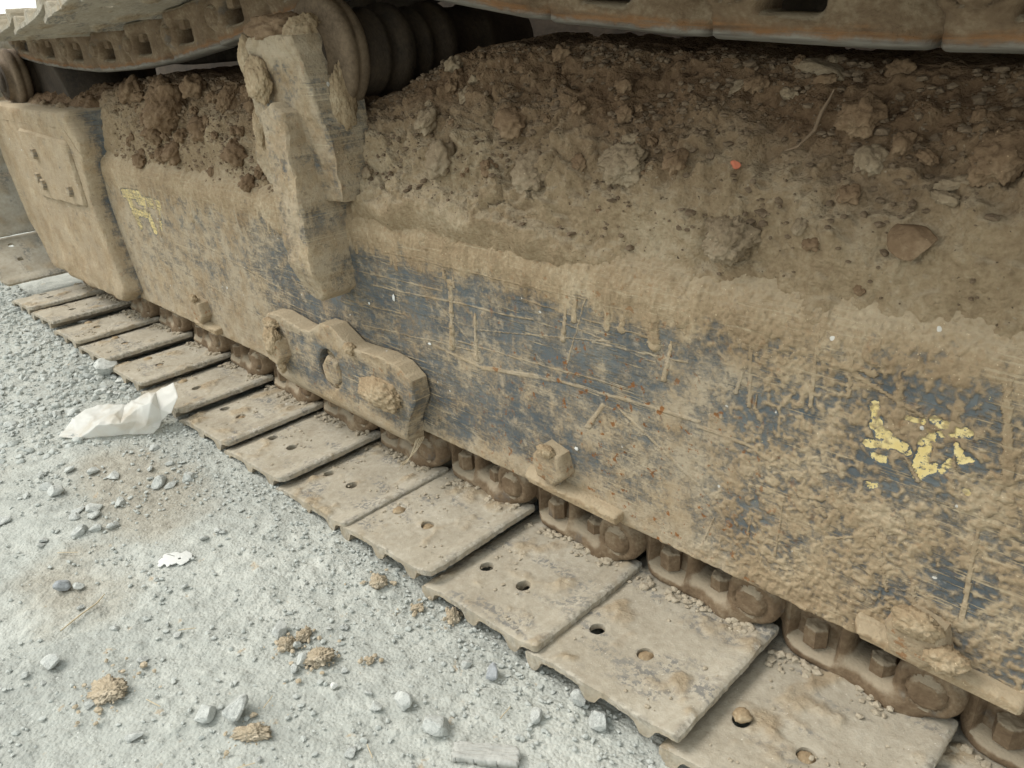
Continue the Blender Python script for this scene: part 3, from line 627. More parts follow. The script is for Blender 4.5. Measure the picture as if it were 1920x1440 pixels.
mud = .66 - .04 * right + .02 * left - .70 * blue + .10 * fbm(X * 7, Zp * 9, 3, 49) - .20 * sst(-.55, -.30, X) * sst(.50, .38, X) * sst(.08, .14, Zp) * sst(.375, .33, Zp)
mud = np.maximum(mud, shoulder * 1.05 * (1 - .30 * np.clip(blue, 0, 1) * sst(.37, .33, Zp))) + .25 * low
yz = sst(.05, .4, yel)
mud = np.maximum(mud, .27 + .20 * fbm(X * 22, Zp * 50, 4, 66)) - .42 * yz + .60 * scrape
# ---- relief of the caked mud
wob = .5 * fbm(X * 50, Zp * 50, 3, 51)
n1 = pn(X * 95 + wob, Zp * 85 + wob, 52); n2 = pn(X * 200 + 2 * wob, Zp * 180, 53); n3 = pn(X * 300, Zp * 300, 54)
f1, f2, cid = worley(X * 170 + 1.2 * wob, Zp * 150 + wob, 55)
spl = np.clip(n1 * .8 + n2 * .6 + .12, 0, 1) * (.5 + .8 * np.clip(fbm(X * 14, Zp * 14, 3, 56) + .4, 0, 1)) + .35 * np.clip(.45 - f1, 0, 1) * (cid > 110)
ridge = np.clip(1 - np.abs(pn(X * 42 + wob, Zp * 22 + 1.5 * wob, 57)) * 7, 0, 1) * np.clip(fbm(X * 10, Zp * 10, 2, 58) * 2 + .2, 0, 1)
vary = np.clip(.75 + 1.5 * fbm(X * 9, Zp * 9, 3, 70), .15, 1.9)
k1, k2, kid = worley(X * 34 + .9 * wob, Zp * 34 + .9 * wob, 71)
hgt = right * (vary * (.0019 * spl + .0010 * ridge) + .0005 * n3 + .0016 * (kid > 150) * sst(.0, .10, k2 - k1) * np.clip(vary - .5, 0, 1))
fl = .012 * pn(X * 12, Zp * 5, 63)
hgt += shoulder * (.007 * np.abs(fbm(X * 20 + fl * 40, Zp * 11, 5, 64, .58)) + .005 * np.clip(fbm(X * 46, Zp * 20 + fl * 30, 4, 65), 0, 1)) * (1 - .5 * right)
hgt += shoulder * (.002 + .0035 * np.clip(fbm(X * 35, Zp * 18, 4, 59) + .25, 0, 1) + .0008 * n3)
hgt += (1 - right) * .0006 * np.clip(n2 + .5 * n3, 0, 1) * sst(.45, .8, mud)
hgt += .0016 * low * np.clip(n1 + .5, 0, 1)
hgt += right * .002 * sst(.62, .80, X) * np.clip(fbm(X * 25, Zp * 14, 3, 60) + .3, 0, 1)
hgt += sst(.29, .36, Zp + .03 * fbm(X * 20, X * 0, 3, 68)) * (1 - right) * .0050 * np.clip(fbm(X * 60 + fl * 60, Zp * 9, 4, 67) + .10, 0, 1)
hgt *= 1 - .75 * yz
mud = mud + right * (.75 * np.clip(spl * 1.5, 0, 1) - .20 + .22 * (vary - .75)) + .5 * np.clip(right * ridge, 0, 1)
drips = list(DRIPS)
for _ in range(60):
    x0 = rng.uniform(-1.15, .50)
    z0 = rng.uniform(.345, .405); ln = rng.exponential(.014) + .005
    drips.append((x0, z0, x0 - ln * rng.uniform(-.05, .25), z0 - ln, rng.uniform(.0016, .0042)))
for _ in range(14):
    x0 = rng.uniform(.45, .85); z0 = rng.uniform(.12, .36); ln = rng.exponential(.025) + .008
    drips.append((x0, z0, x0 + rng.uniform(-.4, .4) * ln, z0 - ln, rng.uniform(.0010, .0026)))
for x0, z0, x1, z1, r in drips:
    m = (X > min(x0, x1) - 2 * r) & (X < max(x0, x1) + 2 * r) & (Zp > min(z0, z1) - 2 * r) & (Zp < max(z0, z1) + 2 * r)
    if not m.any(): continue
    a, b = X[m], Zp[m]; ex, ez = x1 - x0, z1 - z0; L2 = ex * ex + ez * ez
    t = np.clip(((a - x0) * ex + (b - z0) * ez) / L2, 0, 1)
    rr = r * (.75 + .45 * t ** 3 + .35 * pn(t * 7 + x0 * 90, t * 0 + 3, 61))
    dd = np.hypot(a - x0 - t * ex + .25 * r * pn(b * 220, a * 220, 62), b - z0 - t * ez)
    hh = np.sqrt(np.clip(1 - (dd / rr) ** 2, 0, 1)) * rr * .60 * np.clip(.75 + .8 * pn(a * 150, b * 150, 69), .15, 1.3)
    hgt[m] = np.maximum(hgt[m], hh + .5 * hgt[m]); mud[m] = np.where(dd < rr * 1.1, 1.1, mud[m])
thick = np.maximum(np.clip(hgt / .0024, 0, 1.2), .85 * right)
rust = sst(.08, .2, X) * sst(.62, .5, X) * sst(.36, .25, Zp) + .8 * np.exp(-((X - .33) / .1) ** 2 - ((Zp - .33) / .05) ** 2) + .25
Yp = Yp + ny * hgt; Zp = Zp + nz * hgt
# returns under the lower edge
Pv = np.stack([X, Yp, Zp], -1)
lip1 = np.stack([X[:, 0], Yp[:, 0] + .003, Zp[:, 0] - .003], -1)[:, None]; lip2 = lip1 + np.array([0, .24, 0]); lip3 = lip2 + np.array([0, 0, .28])
Pv = np.concatenate([lip3, lip2, lip1, Pv], 1); pad = lambda a: np.concatenate([np.repeat(a[:, :1], 3, 1), a], 1)
frame = add('track_frame', mesh('track_frame', Pv.reshape(-1, 3), grid_faces(*Pv.shape[:2]), True,
            {'mud': pad(mud), 'thick': pad(thick), 'yel': pad(yel), 'rust': pad(rust)}), M_FACE, exc)

for k_, (sx_, sz_, rx_, rz_) in enumerate(((-.051, .285, .0035, .0065), (-.118, .262, .0025, .003), (.302, .158, .0035, .003), (.024, .230, .004, .002)   )):
    v, f = lump(140 + k_, 3, .35, .1)
    add('paint_splash', mesh('paint_splash', v * np.array([rx_, .0012, rz_]), f), M_SHELL, frame, (sx_, .1685, sz_))
def steel(name, P, F, parent, loc=(0, 0, 0), mud=.6, bl=None, thick=.5, rust=.3):
    """a frame part in the frame's own paint, with its own share of mud"""
    n = len(P); md = np.full(n, mud) + .25 * fbm(P[:, 0] * 20, P[:, 2] * 20, 3, 71) if np.isscalar(mud) else mud
    return add(name, mesh(name, P, F, True, {'mud': md, 'thick': np.full(n, thick), 'yel': np.zeros(n), 'rust': np.full(n, rust)}, 38), M_FACE, parent, loc)

def rough(u, v, a=.0012, s=30, seed=3): return a * fbm(u * s, v * s, 4, seed) + a * .5 * fbm(u * s * 5, v * s * 5, 3, seed + 4)

# ---- the wider end box of the frame, far left, with its raised cover plate
LB = [(-1.885, .515), (-1.10, .515), (-1.155, .475), (-1.195, .40), (-1.205, .31), (-1.17, .18), (-1.135, .085), (-1.15, .07), (-1.40, .062), (-1.70, .062), (-1.84, .175), (-1.90, .35)]
LB = [(-1.885, .50), (-1.20, .50), (-1.165, .44), (-1.195, .30), (-1.165, .18), (-1.130, .085), (-1.16, .062), (-1.40, .055), (-1.68, .058), (-1.82, .175), (-1.885, .35)]
us = np.arange(-1.92, -1.08, .006); vs = np.arange(.04, .53, .006)
P, F, n = plate(us, vs, lambda U, V: poly(U, V, LB, .008),
                lambda u, v, e: rim(e, .014) + rough(u, v, .002, 14) + .010 * sst(.15, .07, v) * np.clip(fbm(u * 12, v * 12, 4, 5) + .35, 0, 1) + .006 * sst(.43, .49, v) * np.clip(fbm(u * 25, v * 12, 4, 6) + .4, 0, 1),
                lambda u, v, e: -.10 + 0 * u)
lbmud = .78 + .25 * fbm(P[:, 0] * 9, P[:, 1] * 9, 3, 72); lbmud[n:] = -1.1
ob = P.copy(); P = facing(P); P[:, 1] += .13
lbox = steel('end_box', P, F, exc, mud=lbmud, thick=.7)
CP = [(-1.60, .435), (-1.25, .425), (-1.235, .30), (-1.56, .288)]
P, F, n = plate(np.arange(-1.66, -1.19, .005), np.arange(.24, .47, .005), lambda U, V: poly(U, V, CP, .016), lambda u, v, e: rim(e, .006) + rough(u, v, .0015, 25), lambda u, v, e: -.02 + 0 * u)
P = facing(P); P[:, 1] += .122
cov = steel('cover_plate', P, F, lbox, mud=.85, thick=.7)
for bx, bz in ((-1.50, .395), (-1.53, .33), (-1.50, .315), (-1.29, .32)):
    P, F, n = hexhead(.013, .010, 3); P = facing(P); P[:, 1] += .122
    steel('bolt', P, F, lbox, (bx, 0, bz), mud=.55)

# ---- bracket that carries the roller
AF = [(-.240, .645), (-.122, .646), (-.086, .428), (-.170, .422), (-.310, .432), (-.330, .465), (-.285, .55)]
P, F, n = plate(np.arange(-.37, -.10, .0024), np.arange(.39, .67, .0024), lambda U, V: poly(U, V, AF, .001) + .0015 * pn(U * 60, V * 60, 5) * (V > .46),
                lambda u, v, e: .028 * (v - .42) / .22 + rim(e, .003) + rough(u, v, .0048, 26, 14) + .004 * np.clip(fbm(u * 25, v * 14, 4, 15), 0, 1) + .006 * sst(.61, .64, v) * np.clip(fbm(u * 40, v * 40, 3, 16) + .5, 0, 1),
                lambda u, v, e: -.060 + .003 * fbm(u * 40, v * 40, 3, 17))
md = .64 + .36 * fbm(P[:, 0] * 34, P[:, 1] * 10, 4, 73) + .3 * sst(.60, .64, P[:, 1]); P = facing(P); P[:, 1] += .140
brk = steel('carrier_bracket', P, F, exc, mud=md, thick=.55)
# rib below it: a thick plate standing out from the side of the frame
RB = [(-.218, .548), (-.186, .560), (-.160, .548), (-.152, .41), (-.152, .285), (-.178, .268), (-.212, .276), (-.224, .40)]
P, F, n = plate(np.arange(-.24, -.13, .0026), np.arange(.25, .58, .0026), lambda U, V: poly(U, V, RB, .002) + .0015 * pn(U * 60, V * 60, 6),
                lambda u, v, e: rim(e, .004) + rough(u, v, .0042, 28, 24) + .003 * np.clip(fbm(u * 40, v * 16, 4, 25), 0, 1) - .02 * sst(.33, .27, v), lambda u, v, e: -.085 + 0 * u)
md = .66 + .36 * fbm(P[:, 0] * 40, P[:, 1] * 12, 4, 74); P = facing(P); P[:, 1] += .098
steel('rib', P, F, brk, mud=md, thick=.6)
# mud-covered bolt end on the bracket and the mud heaped on its top
for nm, sd, c, sc in (('mud_cap', 41, (-.228, .108, .590), (.030, .014, .036)), ('mud_cap', 42, (-.205, .150, .648), (.062, .05, .028)), ('mud_cap', 43, (-.262, .125, .615), (.022, .02, .042)),
                      ('mud_cap', 44, (-.150, .150, .640), (.030, .036, .034)), ('mud_cap', 45, (-.290, .132, .520), (.014, .012, .034)), ('mud_cap', 46, (-.228, .112, .49), (.010, .010, .04)), ('mud_cap', 47, (-.104, .165, .56), (.008, .022, .06))):
    v, f = lump(sd, 5, .28, .10); add(nm, mesh(nm, v * np.array(sc), f), M_MUD if sd != 42 else M_CLOD, brk, c)

# ---- carrier rollers
def roller(x, z):
    v, f = lathe([(.150, .001), (.150, .040), (.160, .048), (.168, .050), (.206, .052), (.209, .059), (.240, .058), (.243, .0605), (.250, .0605), (.253, .057), (.268, .057), (.271, .064), (.290, .065), (.294, .061), (.300, .055), (.318, .054),
                  (.322, .058), (.330, .058), (.334, .054), (.352, .054), (.356, .063), (.376, .063), (.380, .054), (.44, .054), (.445, .060), (.46, .060), (.465, .052), (.55, .052), (.55, .001)], 96)
    o = add('carrier_roller', mesh('carrier_roller', v, f), M_ROLLER, exc, (x, 0, z))
    v, f = lathe([(.150, .0505), (.164, .0505), (.166, .070), (.169, .0765), (.174, .079), (.181, .079), (.183, .0765), (.188, .0765), (.190, .078), (.199, .077), (.204, .072), (.207, .052)], 96)
    r = np.hypot(v[:, 0], v[:, 2]); v[:, 0] *= 1 + .010 * pn(v[:, 1] * 60, r * 50 + v[:, 2] * 30, 4); v[:, 2] *= 1 + .010 * pn(v[:, 1] * 60, v[:, 0] * 30, 5)
    add('flange', mesh('flange', v, f), M_FLANGE, o)
    v, f = lathe([(.1500, .030), (.1440, .029), (.1440, .001)], 40); add('end_cap', mesh('end_cap', v, f), M_ROLLER, o)
    return o
roller(-.158, .616); roller(-1.72, .565)

# ---- front idler and a plain car-body block added behind the frame to block light
v, f = lathe([(.20, .001), (.20, .07), (.225, .08), (.225, .24), (.21, .25), (.21, .27), (.24, .28), (.26, .30), (.34, .30), (.36, .28), (.39, .32), (.39, .001)], 96)
add('idler_wheel', mesh('idler_wheel', v, f), M_BODY, exc, (-1.62, 0, .385))
bm = bmesh.new(); bmesh.ops.create_cube(bm, size=1)
bmesh.ops.bevel(bm, geom=bm.edges[:], offset=.04, segments=3, affect='EDGES', profile=.5)
for v in bm.verts: v.co = Vector((v.co.x * 4.2 - .2, v.co.y * 1.6 + 1.55, v.co.z * 1.0 + .60))
m = bpy.data.meshes.new('car_body_light_block'); bm.to_mesh(m); bm.free(); add('car_body_light_block', m, M_BODY, exc)
# inner side plate and top of the frame behind the heaped dirt
bm = bmesh.new(); bmesh.ops.create_cube(bm, size=1)
bmesh.ops.bevel(bm, geom=bm.edges[:], offset=.03, segments=2, affect='EDGES', profile=.5)
for v in bm.verts: v.co = Vector((v.co.x * 3.1 - .30, v.co.y * .26 + .55, v.co.z * .40 + .29))
m = bpy.data.meshes.new('frame_core'); bm.to_mesh(m); bm.free(); add('frame_core', m, M_BODY, exc)

# ---- roller guard: a cast plate standing proud of the frame's side
GP = [(-.420, .178), (-.400, .192), (-.365, .197), (-.285, .188), (-.262, .190), (-.222, .214), (-.190, .215), (-.140, .192), (-.055, .197), (-.018, .192), (.010, .176), (.014, .145), (-.008, .106), (-.030, .046),
      (-.14, .052), (-.37, .046), (-.404, .066), (-.424, .135)]
slot = lambda U, V: box(U, V, -.108, -.030, .120, .152, .015)
def guard_sdf(U, V):
    q = poly(U, V, GP, .001) + .0005 * pn(U * 50, V * 50, 8)
    q = np.maximum(q, -(np.hypot((U + .214) / .9, V - .134) - .036))
    return np.maximum(q, -slot(U, V))
P, F, n = plate(np.arange(-.44, .03, .0024), np.arange(.035, .225, .0024), guard_sdf,
                lambda u, v, e: rim(e, .0022) + rough(u, v, .0011, 24, 44) - .022 * sst(.088, .040, v) ** 2 + .003 * sst(.17, .20, v) * np.clip(fbm(u * 40, v * 40, 3, 45) + .4, 0, 1),
                lambda u, v, e: -.030 - .010 * sst(.105, .045, v))
md = .36 + .50 * fbm(P[:, 0] * 16, P[:, 1] * 16, 4, 76) + .5 * sst(.10, .065, P[:, 1]) + .45 * sst(.165, .19, P[:, 1]); P = facing(P); P[:, 1] += .136
guard = steel('roller_guard', P, F, exc, mud=md, thick=.45, rust=.6)
def bolt(parent, x, z, y, r, h, mud=.75, seed=0):
    P, F, n = hexhead(r, h, seed, .0012); P = facing(P); P[:, 1] += y
    o = steel('bolt', P, F, parent, (x, 0, z), mud=mud, thick=.7, rust=.8); return o
bolt(guard, -.214, .128, .156, .0255, .020, .6, 1)
bolt(guard, -.368, .134, .136, .026, .022, .75, 2)
bolt(guard, -.07, .135, .165, .024, .022, .9, 3)
for sd, c, sc in ((51, (-.068, .134, .136), (.056, .022, .027)), (52, (-.372, .122, .150), (.026, .016, .032)), (53, (-.142, .136, .190), (.016, .010, .012)), (54, (-.385, .132, .178), (.024, .012, .012)),
                  (55, (-.226, .156, .157), (.017, .010, .008)), (56, (-.196, .148, .106), (.016, .012, .012)), (59, (-.36, .124, .106), (.012, .008, .018))):
    v, f = lump(sd, 5, .28, .14); add('mud_lump', mesh('mud_lump', v * np.array(sc), f), M_MUD, guard, c)

# ---- roller bolts low on the side plate, each with the small plate it holds below the edge
for i, (bx, bz, p0, p1) in enumerate(((.268, .127, .222, .372), (.722, .118, .668, .808), (-.760, .112, -.80, -.70))):
    bolt(frame, bx, bz, .172, .026, .024, .72 if i == 0 else .85, 5 + i)
    pl = [(p0, .098), (p0 + .008, .086), (p1, .084), (p1, .091)]
    P, F, n = plate(np.arange(p0 - .01, p1 + .015, .0018), np.arange(.07, .11, .0018), lambda U, V: poly(U, V, pl, .004),
                    lambda u, v, e: rim(e, .003) + .012 * sst(.102, .090, v) + .006 * np.clip(fbm(u * 60, v * 60, 4, 85, .65) + .1, 0, 1) * sst(.084, .092, v), lambda u, v, e: -.04 + 0 * u)
    P = facing(P); P[:, 1] += .166; steel('guide_plate', P, F, frame, (0, 0, zbot(bx) - .075), mud=.9, thick=1.)
    v, f = lump(61 + i, 5, .3, .14)
    add('mud_lump', mesh('mud_lump', v * np.array([.017, .008, .010] if i != 1 else [.026, .012, .016]), f), M_MUD, frame, (bx - .002, .150, bz + (.022 if i != 2 else .03)))
    if i == 1:
        v, f = lump(66, 5, .3, .14); add('mud_lump', mesh('mud_lump', v * np.array([.020, .014, .016]), f), M_MUD, frame, (bx + .028, .15, bz - .002))

# ---------------------------------------------------------------- dirt heaped on the frame
CREST = ([-2.2, -1.75, -1.45, -1.2, -.95, -.65, -.35, -.2, -.12, -.04, .05, .25, .5, .8, 1.1], [.53, .548, .545, .545, .580, .572, .560, .535, .548, .585, .622, .618, .602, .594, .59])
THK = ([-1.3, -1.0, -.7, -.35, -.2, -.08, .1, .3, .6, 1.0], [.045, .055, .060, .055, .058, .062, .064, .060, .052, .05])
def dirt_at(X, S):
    X = np.asarray(X, float); S = np.asarray(S, float)
    Yp, Zp, ny, nz = prof(S)
    tk = np.interp(X, *THK)
    broken = fbm(X * 9, S * 9, 3, 91)
    ramp = sst(.315 + .03 * broken, .44 + .03 * broken, S)
    near = sst(.32, .12, np.abs(X - .08))                       # the thick cracked slab right of the bracket
    ramp = np.maximum(ramp, near * (.55 * sst(.312 + .02 * broken, .335 + .02 * broken, S) + .1))
    T = -.008 + .011 * sst(.285, .375, S + .06 * broken + .012 * fbm(X * 40, S * 30, 3, 90)) + tk * ramp
    smear = .45 * sst(.298, .335, S + .03 * broken) + .55 * sst(.32, .40, S + .04 * broken)
    T = T + smear * (.016 * fbm(X * 13, S * 8, 4, 92) + .016 * np.abs(fbm(X * 22 + 2 * broken, S * 14, 4, 93)) + .010 * np.clip(fbm(X * 30, S * 18, 4, 85), 0, 1)) - .006 * smear + sst(.30, .36, S) * (.009 * fbm(X * 55, S * 55, 5, 94, .62)) + sst(.300, .335, S) * (.007 * fbm(X * 34, S * 24, 5, 84, .62) + .006 * fbm(X * 24, S * 24, 4, 87) + .005 * np.abs(fbm(X * 30, S * 22, 3, 86)))
    f1, f2, cid = worley(X * 30 + .5 * pn(X * 30, S * 30, 95), S * 30, 96)
    g1, g2, gid = worley(X * 75, S * 75, 97)
    T = T + sst(.36, .44, S) * (.011 * np.clip(.5 - f1, 0, 1) * (cid > 165) * 1.8 + .0055 * np.clip(.5 - g1, 0, 1) * (gid > 130) * 1.6)
    h1, h2, hid = worley(X * 17 + .8 * broken, S * 24 + .8 * broken, 88)
    flake = near * sst(.33, .37, S) * sst(.62, .5, S)
    T = T + flake * (.016 * (hid / 255. - .5) - .008 * sst(.10, .0, h2 - h1) * (hid > 90) + .008 * np.abs(fbm(X * 38, S * 38, 4, 89)))
    ledge = np.clip(1 - np.abs(pn(X * 7 + .6 * broken, S * 12 + .8 * broken, 98)) * 9, 0, 1)
    T = T - .006 * ledge * ramp * (.4 + .6 * near)
    Yd = Yp + ny * T; Zd = Zp + nz * T
    cr = np.interp(X, *CREST) + .010 * fbm(X * 16, S * 3, 3, 99) + .006 * fbm(X * 60, S * 40, 3, 100)
    Zd = smin(Zd, cr, .02)
    return Yd, Zd
def heap(x0, x1, name, label, step):
    xs = np.arange(x0, x1, step); ss = np.concatenate([np.arange(.285, .60, step * .9), np.arange(.60, .82, step * 3)])
    X, S = np.meshgrid(xs, ss, indexing='ij'); Yd, Zd = dirt_at(X, S)
    # undercut crumbs: shove the surface sideways a little so that it does not read as a height field
    Yd = Yd - .004 * np.clip(fbm(X * 45, S * 45, 3, 101), 0, 1); X2 = X + .003 * fbm(X * 50, S * 50, 3, 102)
    dry = sst(.50, .36, S + .05 * fbm(X * 8, S * 8, 3, 103) + .02 * (X - .2))
    if x0 < -.5: dry = dry * .85
    add(name, mesh(name, np.stack([X2, Yd, Zd], -1).reshape(-1, 3), grid_faces(*X.shape), True, {'dry': dry}), M_DIRT, kind='stuff', label=label)
heap(-.135, 1.06, 'dirt_heap', 'thick brown dirt heaped along the sloping top of the track frame right of the bracket', .0024)
heap(-1.22, -.10, 'dirt_heap', 'reddish brown dirt heaped on the track frame left of the bracket', .0045)
# on the end box
xs = np.arange(-1.93, -1.165, .005); ss = np.linspace(0, 1, 70)
X, S = np.meshgrid(xs, ss, indexing='ij')
Yd = .128 + .012 * fbm(X * 12, X * 0, 3, 104) + .30 * S; Zd = .468 + .034 * sst(0, .10, S) + .045 * sst(.1, .5, S) + .018 * fbm(X * 16, S * 6, 4, 105) * sst(0, .2, S) + .010 * fbm(X * 50, S * 16, 3, 106) * sst(0, .2, S) + .022 * np.clip(fbm(X * 30, S * 10, 3, 107), 0, 1) * sst(0, .15, S)
Zd = Zd - .05 * sst(-1.24, -1.17, X)
add('dirt_heap', mesh('dirt_heap', np.stack([X, Yd, Zd], -1).reshape(-1, 3), grid_faces(*X.shape), True, {'dry': sst(.25, 0, S)}), M_DIRT, kind='stuff',
    label='crumbly brown dirt along the top of the end box at far left')

def on_dirt(x, l):
    s = FACE + ARC + l; y, z = dirt_at(np.array([x]), np.array([s])); return Vector((x, float(y[0]), float(z[0])))

clod_meshes = []
for i in range(8):
    v, f = lump(300 + i, 4, .48, .14); m = mesh('clod', v, f); clod_meshes.append(m)
def lump_label(x, l, r, mat):
    size = 'tiny' if r < .0055 else 'small' if r < .0095 else 'middling' if r < .016 else 'large'
    tone = 'pale' if mat == M_PALE else 'brown'
    if x < -.3:
        at = 'next to the end box' if x < -.95 else 'below the largest smooth clod' if x < -.78 and l < .09 else 'beside the largest smooth clod' if x < -.66 else 'between the big clod and the bracket' if x < -.48 else 'against the bracket'
        up = 'upper' if l > .11 else 'middle' if l > .05 else 'lower'
        return f'{size} reddish {tone} clod {at}, {up} part of the heap'
    at = 'near the roller' if x < .08 else 'near the broad cracked clod' if x < .25 else 'left of the red chip' if x < .42 else 'around the red chip and root' if x < .55 else 'above the large flat stone' if x < .66 else 'at the right end'
    up = 'high under the track rail' if l > .16 else 'half way up the slope' if l > .075 else 'low by the shoulder of the frame'
    return f'{size} {tone} lump {at}, {up}'
def clod(name, label, cat, x, l, a, b, mat, src=None, sink=.25, group=None, flat=.75, rz=None):
    p = on_dirt(x, l)
    m = (src or random.choice(clod_meshes)).copy(); m.materials.clear(); m.materials.append(mat)
    r = (a + b) / 2; m.transform(Matrix.Diagonal((a, b, r * flat, 1)))
    o = bpy.data.objects.new(name, m); col.objects.link(o)
    n = Vector((0, -.766, .643)); o.location = p + n * r * flat * (.5 - sink)
    o.rotation_mode = 'QUATERNION'; o.rotation_quaternion = n.to_track_quat('Z', 'Y') @ Matrix.Rotation(random.uniform(-.5, .5) if rz is None else rz, 3, 'Z').to_quaternion()
    o['label'] = label; o['category'] = cat
    if group: o['group'] = group
    return o
def rmesh(seed, n=3, planes=14, rough=.05):
    v, f = rock(seed, n, planes, rough); return mesh('stone', v, f, False)
special = {
 0: ('stone', 'large flat rounded brown stone lying low on the dirt slope at right', 'stone', M_CLOD, 'r', .45),
 1: ('dirt_clod', 'large pale crumbly clod spilling over the shoulder of the frame below the red chip', 'clod', M_PALE, 'l', .55),
 2: ('brick_chip', 'small red brick chip on top of the pale crumbly clod', 'brick chip', M_BRICK, 'r', .6),
 3: ('dirt_clod', 'largest smooth brown clod in the cluster left of the bracket', 'clod', M_CLOD, 'l', .9),
 4: ('dirt_clod', 'rough upright clod at the upper left of the cluster left of the bracket', 'clod', M_CLOD, 'l', .9),
 10: ('dirt_clod', 'narrow upright clod wedged beside the left flank of the bracket', 'clod', M_CLOD, 'l', .8),
 16: ('dirt_clod', 'broad clod with a cracked lower edge in the middle of the dirt slope', 'clod', M_PALE, 'l', .5),
 18: ('dirt_clod', 'broad greyish clod right of the cracked one on the dirt slope', 'clod', M_PALE, 'l', .5),
 21: ('stone', 'small pale stone perched on the dirt below the dark roller', 'stone', M_PALE, 'r', .8),
 22: ('dirt_clod', 'crumbly clod standing on the dirt edge right beside the roller flange', 'clod', M_CLOD, 'l', 1.),
 23: ('stone', 'rounded brown stone on the dirt edge in front of the dark roller', 'stone', M_CLOD, 'r', 1.),
 24: ('stone', 'flat leaf-shaped brown stone high on the dirt slope under the rail', 'stone', M_PALE, 'r', .3),
 26: ('stone', 'long flat pale stone lying just under the track rail', 'stone', M_PALE, 'r', .35),
 27: ('dirt_clod', 'big round clod at the right end of the thin root', 'clod', M_CLOD, 'l', .8),
 37: ('dirt_clod', 'big dark clod at the right edge of the picture on the dirt slope', 'clod', M_CLOD, 'l', .7),
}
for i, (x, l, a, b) in enumerate(CLODS):
    if i in special:
        nm, lb, ct, mt, kd, fl = special[i]
        src = rmesh(500 + i, 4 if i in (0,) else 3, 12) if kd == 'r' else mesh('clod', *lump(400 + i, 5, .42, .20 if i == 1 else .14))
        if kd == 'r' and i in (0, 23): src.polygons.foreach_set('use_smooth', np.ones(len(src.polygons), bool))
        clod(nm, lb, ct, x, l, a, b, mt, src, .25, None, fl, .4 if i == 0 else (-.5 if i == 1 else None))
    elif x < -.3:
        clod('dirt_clod', lump_label(x, l, (a + b) / 2, M_CLOD), 'clod', x, l, a, b, M_CLOD, None, .15, 'clods left of the bracket', .85)
    else:
        mt = random.choice([M_CLOD, M_CLOD, M_PALE]); clod('dirt_clod', lump_label(x, l, (a + b) / 2, mt), 'clod', x, l, a, b, mt, None, .3, 'lumps on the dirt slope', .8)
for i in range(55):
    x = random.uniform(-1.05, -.34); l = random.uniform(.0, .17); r = random.uniform(.008, .022)
    clod('dirt_clod', lump_label(x, l, r, M_CLOD), 'clod', x, l, r, r * random.uniform(.7, 1.2), M_CLOD, None, .1, 'clods left of the bracket', .85)
for i in range(70):
    while True:
        x = random.uniform(-.1, .85); l = random.betavariate(2.2, 1.2) * .23
        if float(fbm(np.array([x * 7.]), np.array([l * 9.]), 2, 113)[0]) > .08: break
    r = random.choice((.0035, .004, .005, .006, .008, .011))
    mt = random.choice([M_CLOD, M_CLOD, M_CLOD, M_PALE]); clod('dirt_clod', lump_label(x, l, r, mt), 'clod', x, l, r, r * random.uniform(.7, 1.2), mt, None, .2, 'lumps on the dirt slope', .8)

# thin root lying on the slope
pts = [on_dirt(x, l) + Vector((0, -.004, .003)) for x, l in ROOT]
v, f = tube([p[:] for p in pts], [.0008, .0014, .0018, .0018, .0015, .0008], 8)
add('root', mesh('root', v, f), M_ROOT, label='thin curved brown root lying on the dirt slope', category='root')

def scatter(name, label, pos, size, mat, n=1, seed=1, squash=.7, extra=None):
    """very many small grains as one mesh"""
    r = np.random.default_rng(seed); vars_ = [rock(seed * 10 + k, n, 8, .12) for k in range(8)]
    N = len(pos); vs = []; fs = []; off = 0
    for k in range(8):
        idx = np.arange(k, N, 8); bv, bf = vars_[k]
        if not len(idx): continue
        A = r.uniform(0, 2 * np.pi, len(idx)); c, s = np.cos(A), np.sin(A)
        sc = size[idx][:, None] * r.uniform(.65, 1.25, (len(idx), 3)) * np.array([1, 1, squash])
        q = bv[None] * sc[:, None]
        q = np.stack([q[..., 0] * c[:, None] - q[..., 1] * s[:, None], q[..., 0] * s[:, None] + q[..., 1] * c[:, None], q[..., 2]], -1) + pos[idx][:, None]
        vs.append(q.reshape(-1, 3)); fs.append((bf[None] + (np.arange(len(idx)) * len(bv))[:, None, None]).reshape(-1, 3) + off); off += q.shape[0] * q.shape[1]
    add(name, mesh(name, np.concatenate(vs), np.concatenate(fs), False), mat, kind='stuff', label=label)

N = 4800
x = rng.uniform(-.12, .95, N); l = .24 * rng.beta(2.0, 1.1, N); s = FACE + ARC + l
keep = fbm(x * 9, l * 9, 3, 111) + rng.uniform(-.25, .25, N) > -.02; x, s = x[keep], s[keep]
y, z = dirt_at(x, s)
M_CRUMB = mat_plain('dirt_crumb', (.10, .068, .042), (.23, .172, .115), 240, .0008)
scatter('dirt_crumbs', 'loose crumbs of brown dirt scattered over the dirt slope', np.stack([x, y - .001, z + .001], 1), .0011 + .0045 * rng.power(.35, len(x)), M_CRUMB, 1, 3)
N = 1700
x = rng.uniform(-1.1, -.34, N); l = rng.uniform(-.02, .20, N); s = FACE + ARC + l; y, z = dirt_at(x, s)
scatter('dirt_crumbs', 'loose crumbs of dirt on the frame left of the bracket', np.stack([x, y - .001, z + .001], 1), .0015 + .005 * rng.power(.35, N), mat_plain('reddish_crumb', (.15, .105, .066), (.28, .21, .14), 240, .0004), 1, 4)

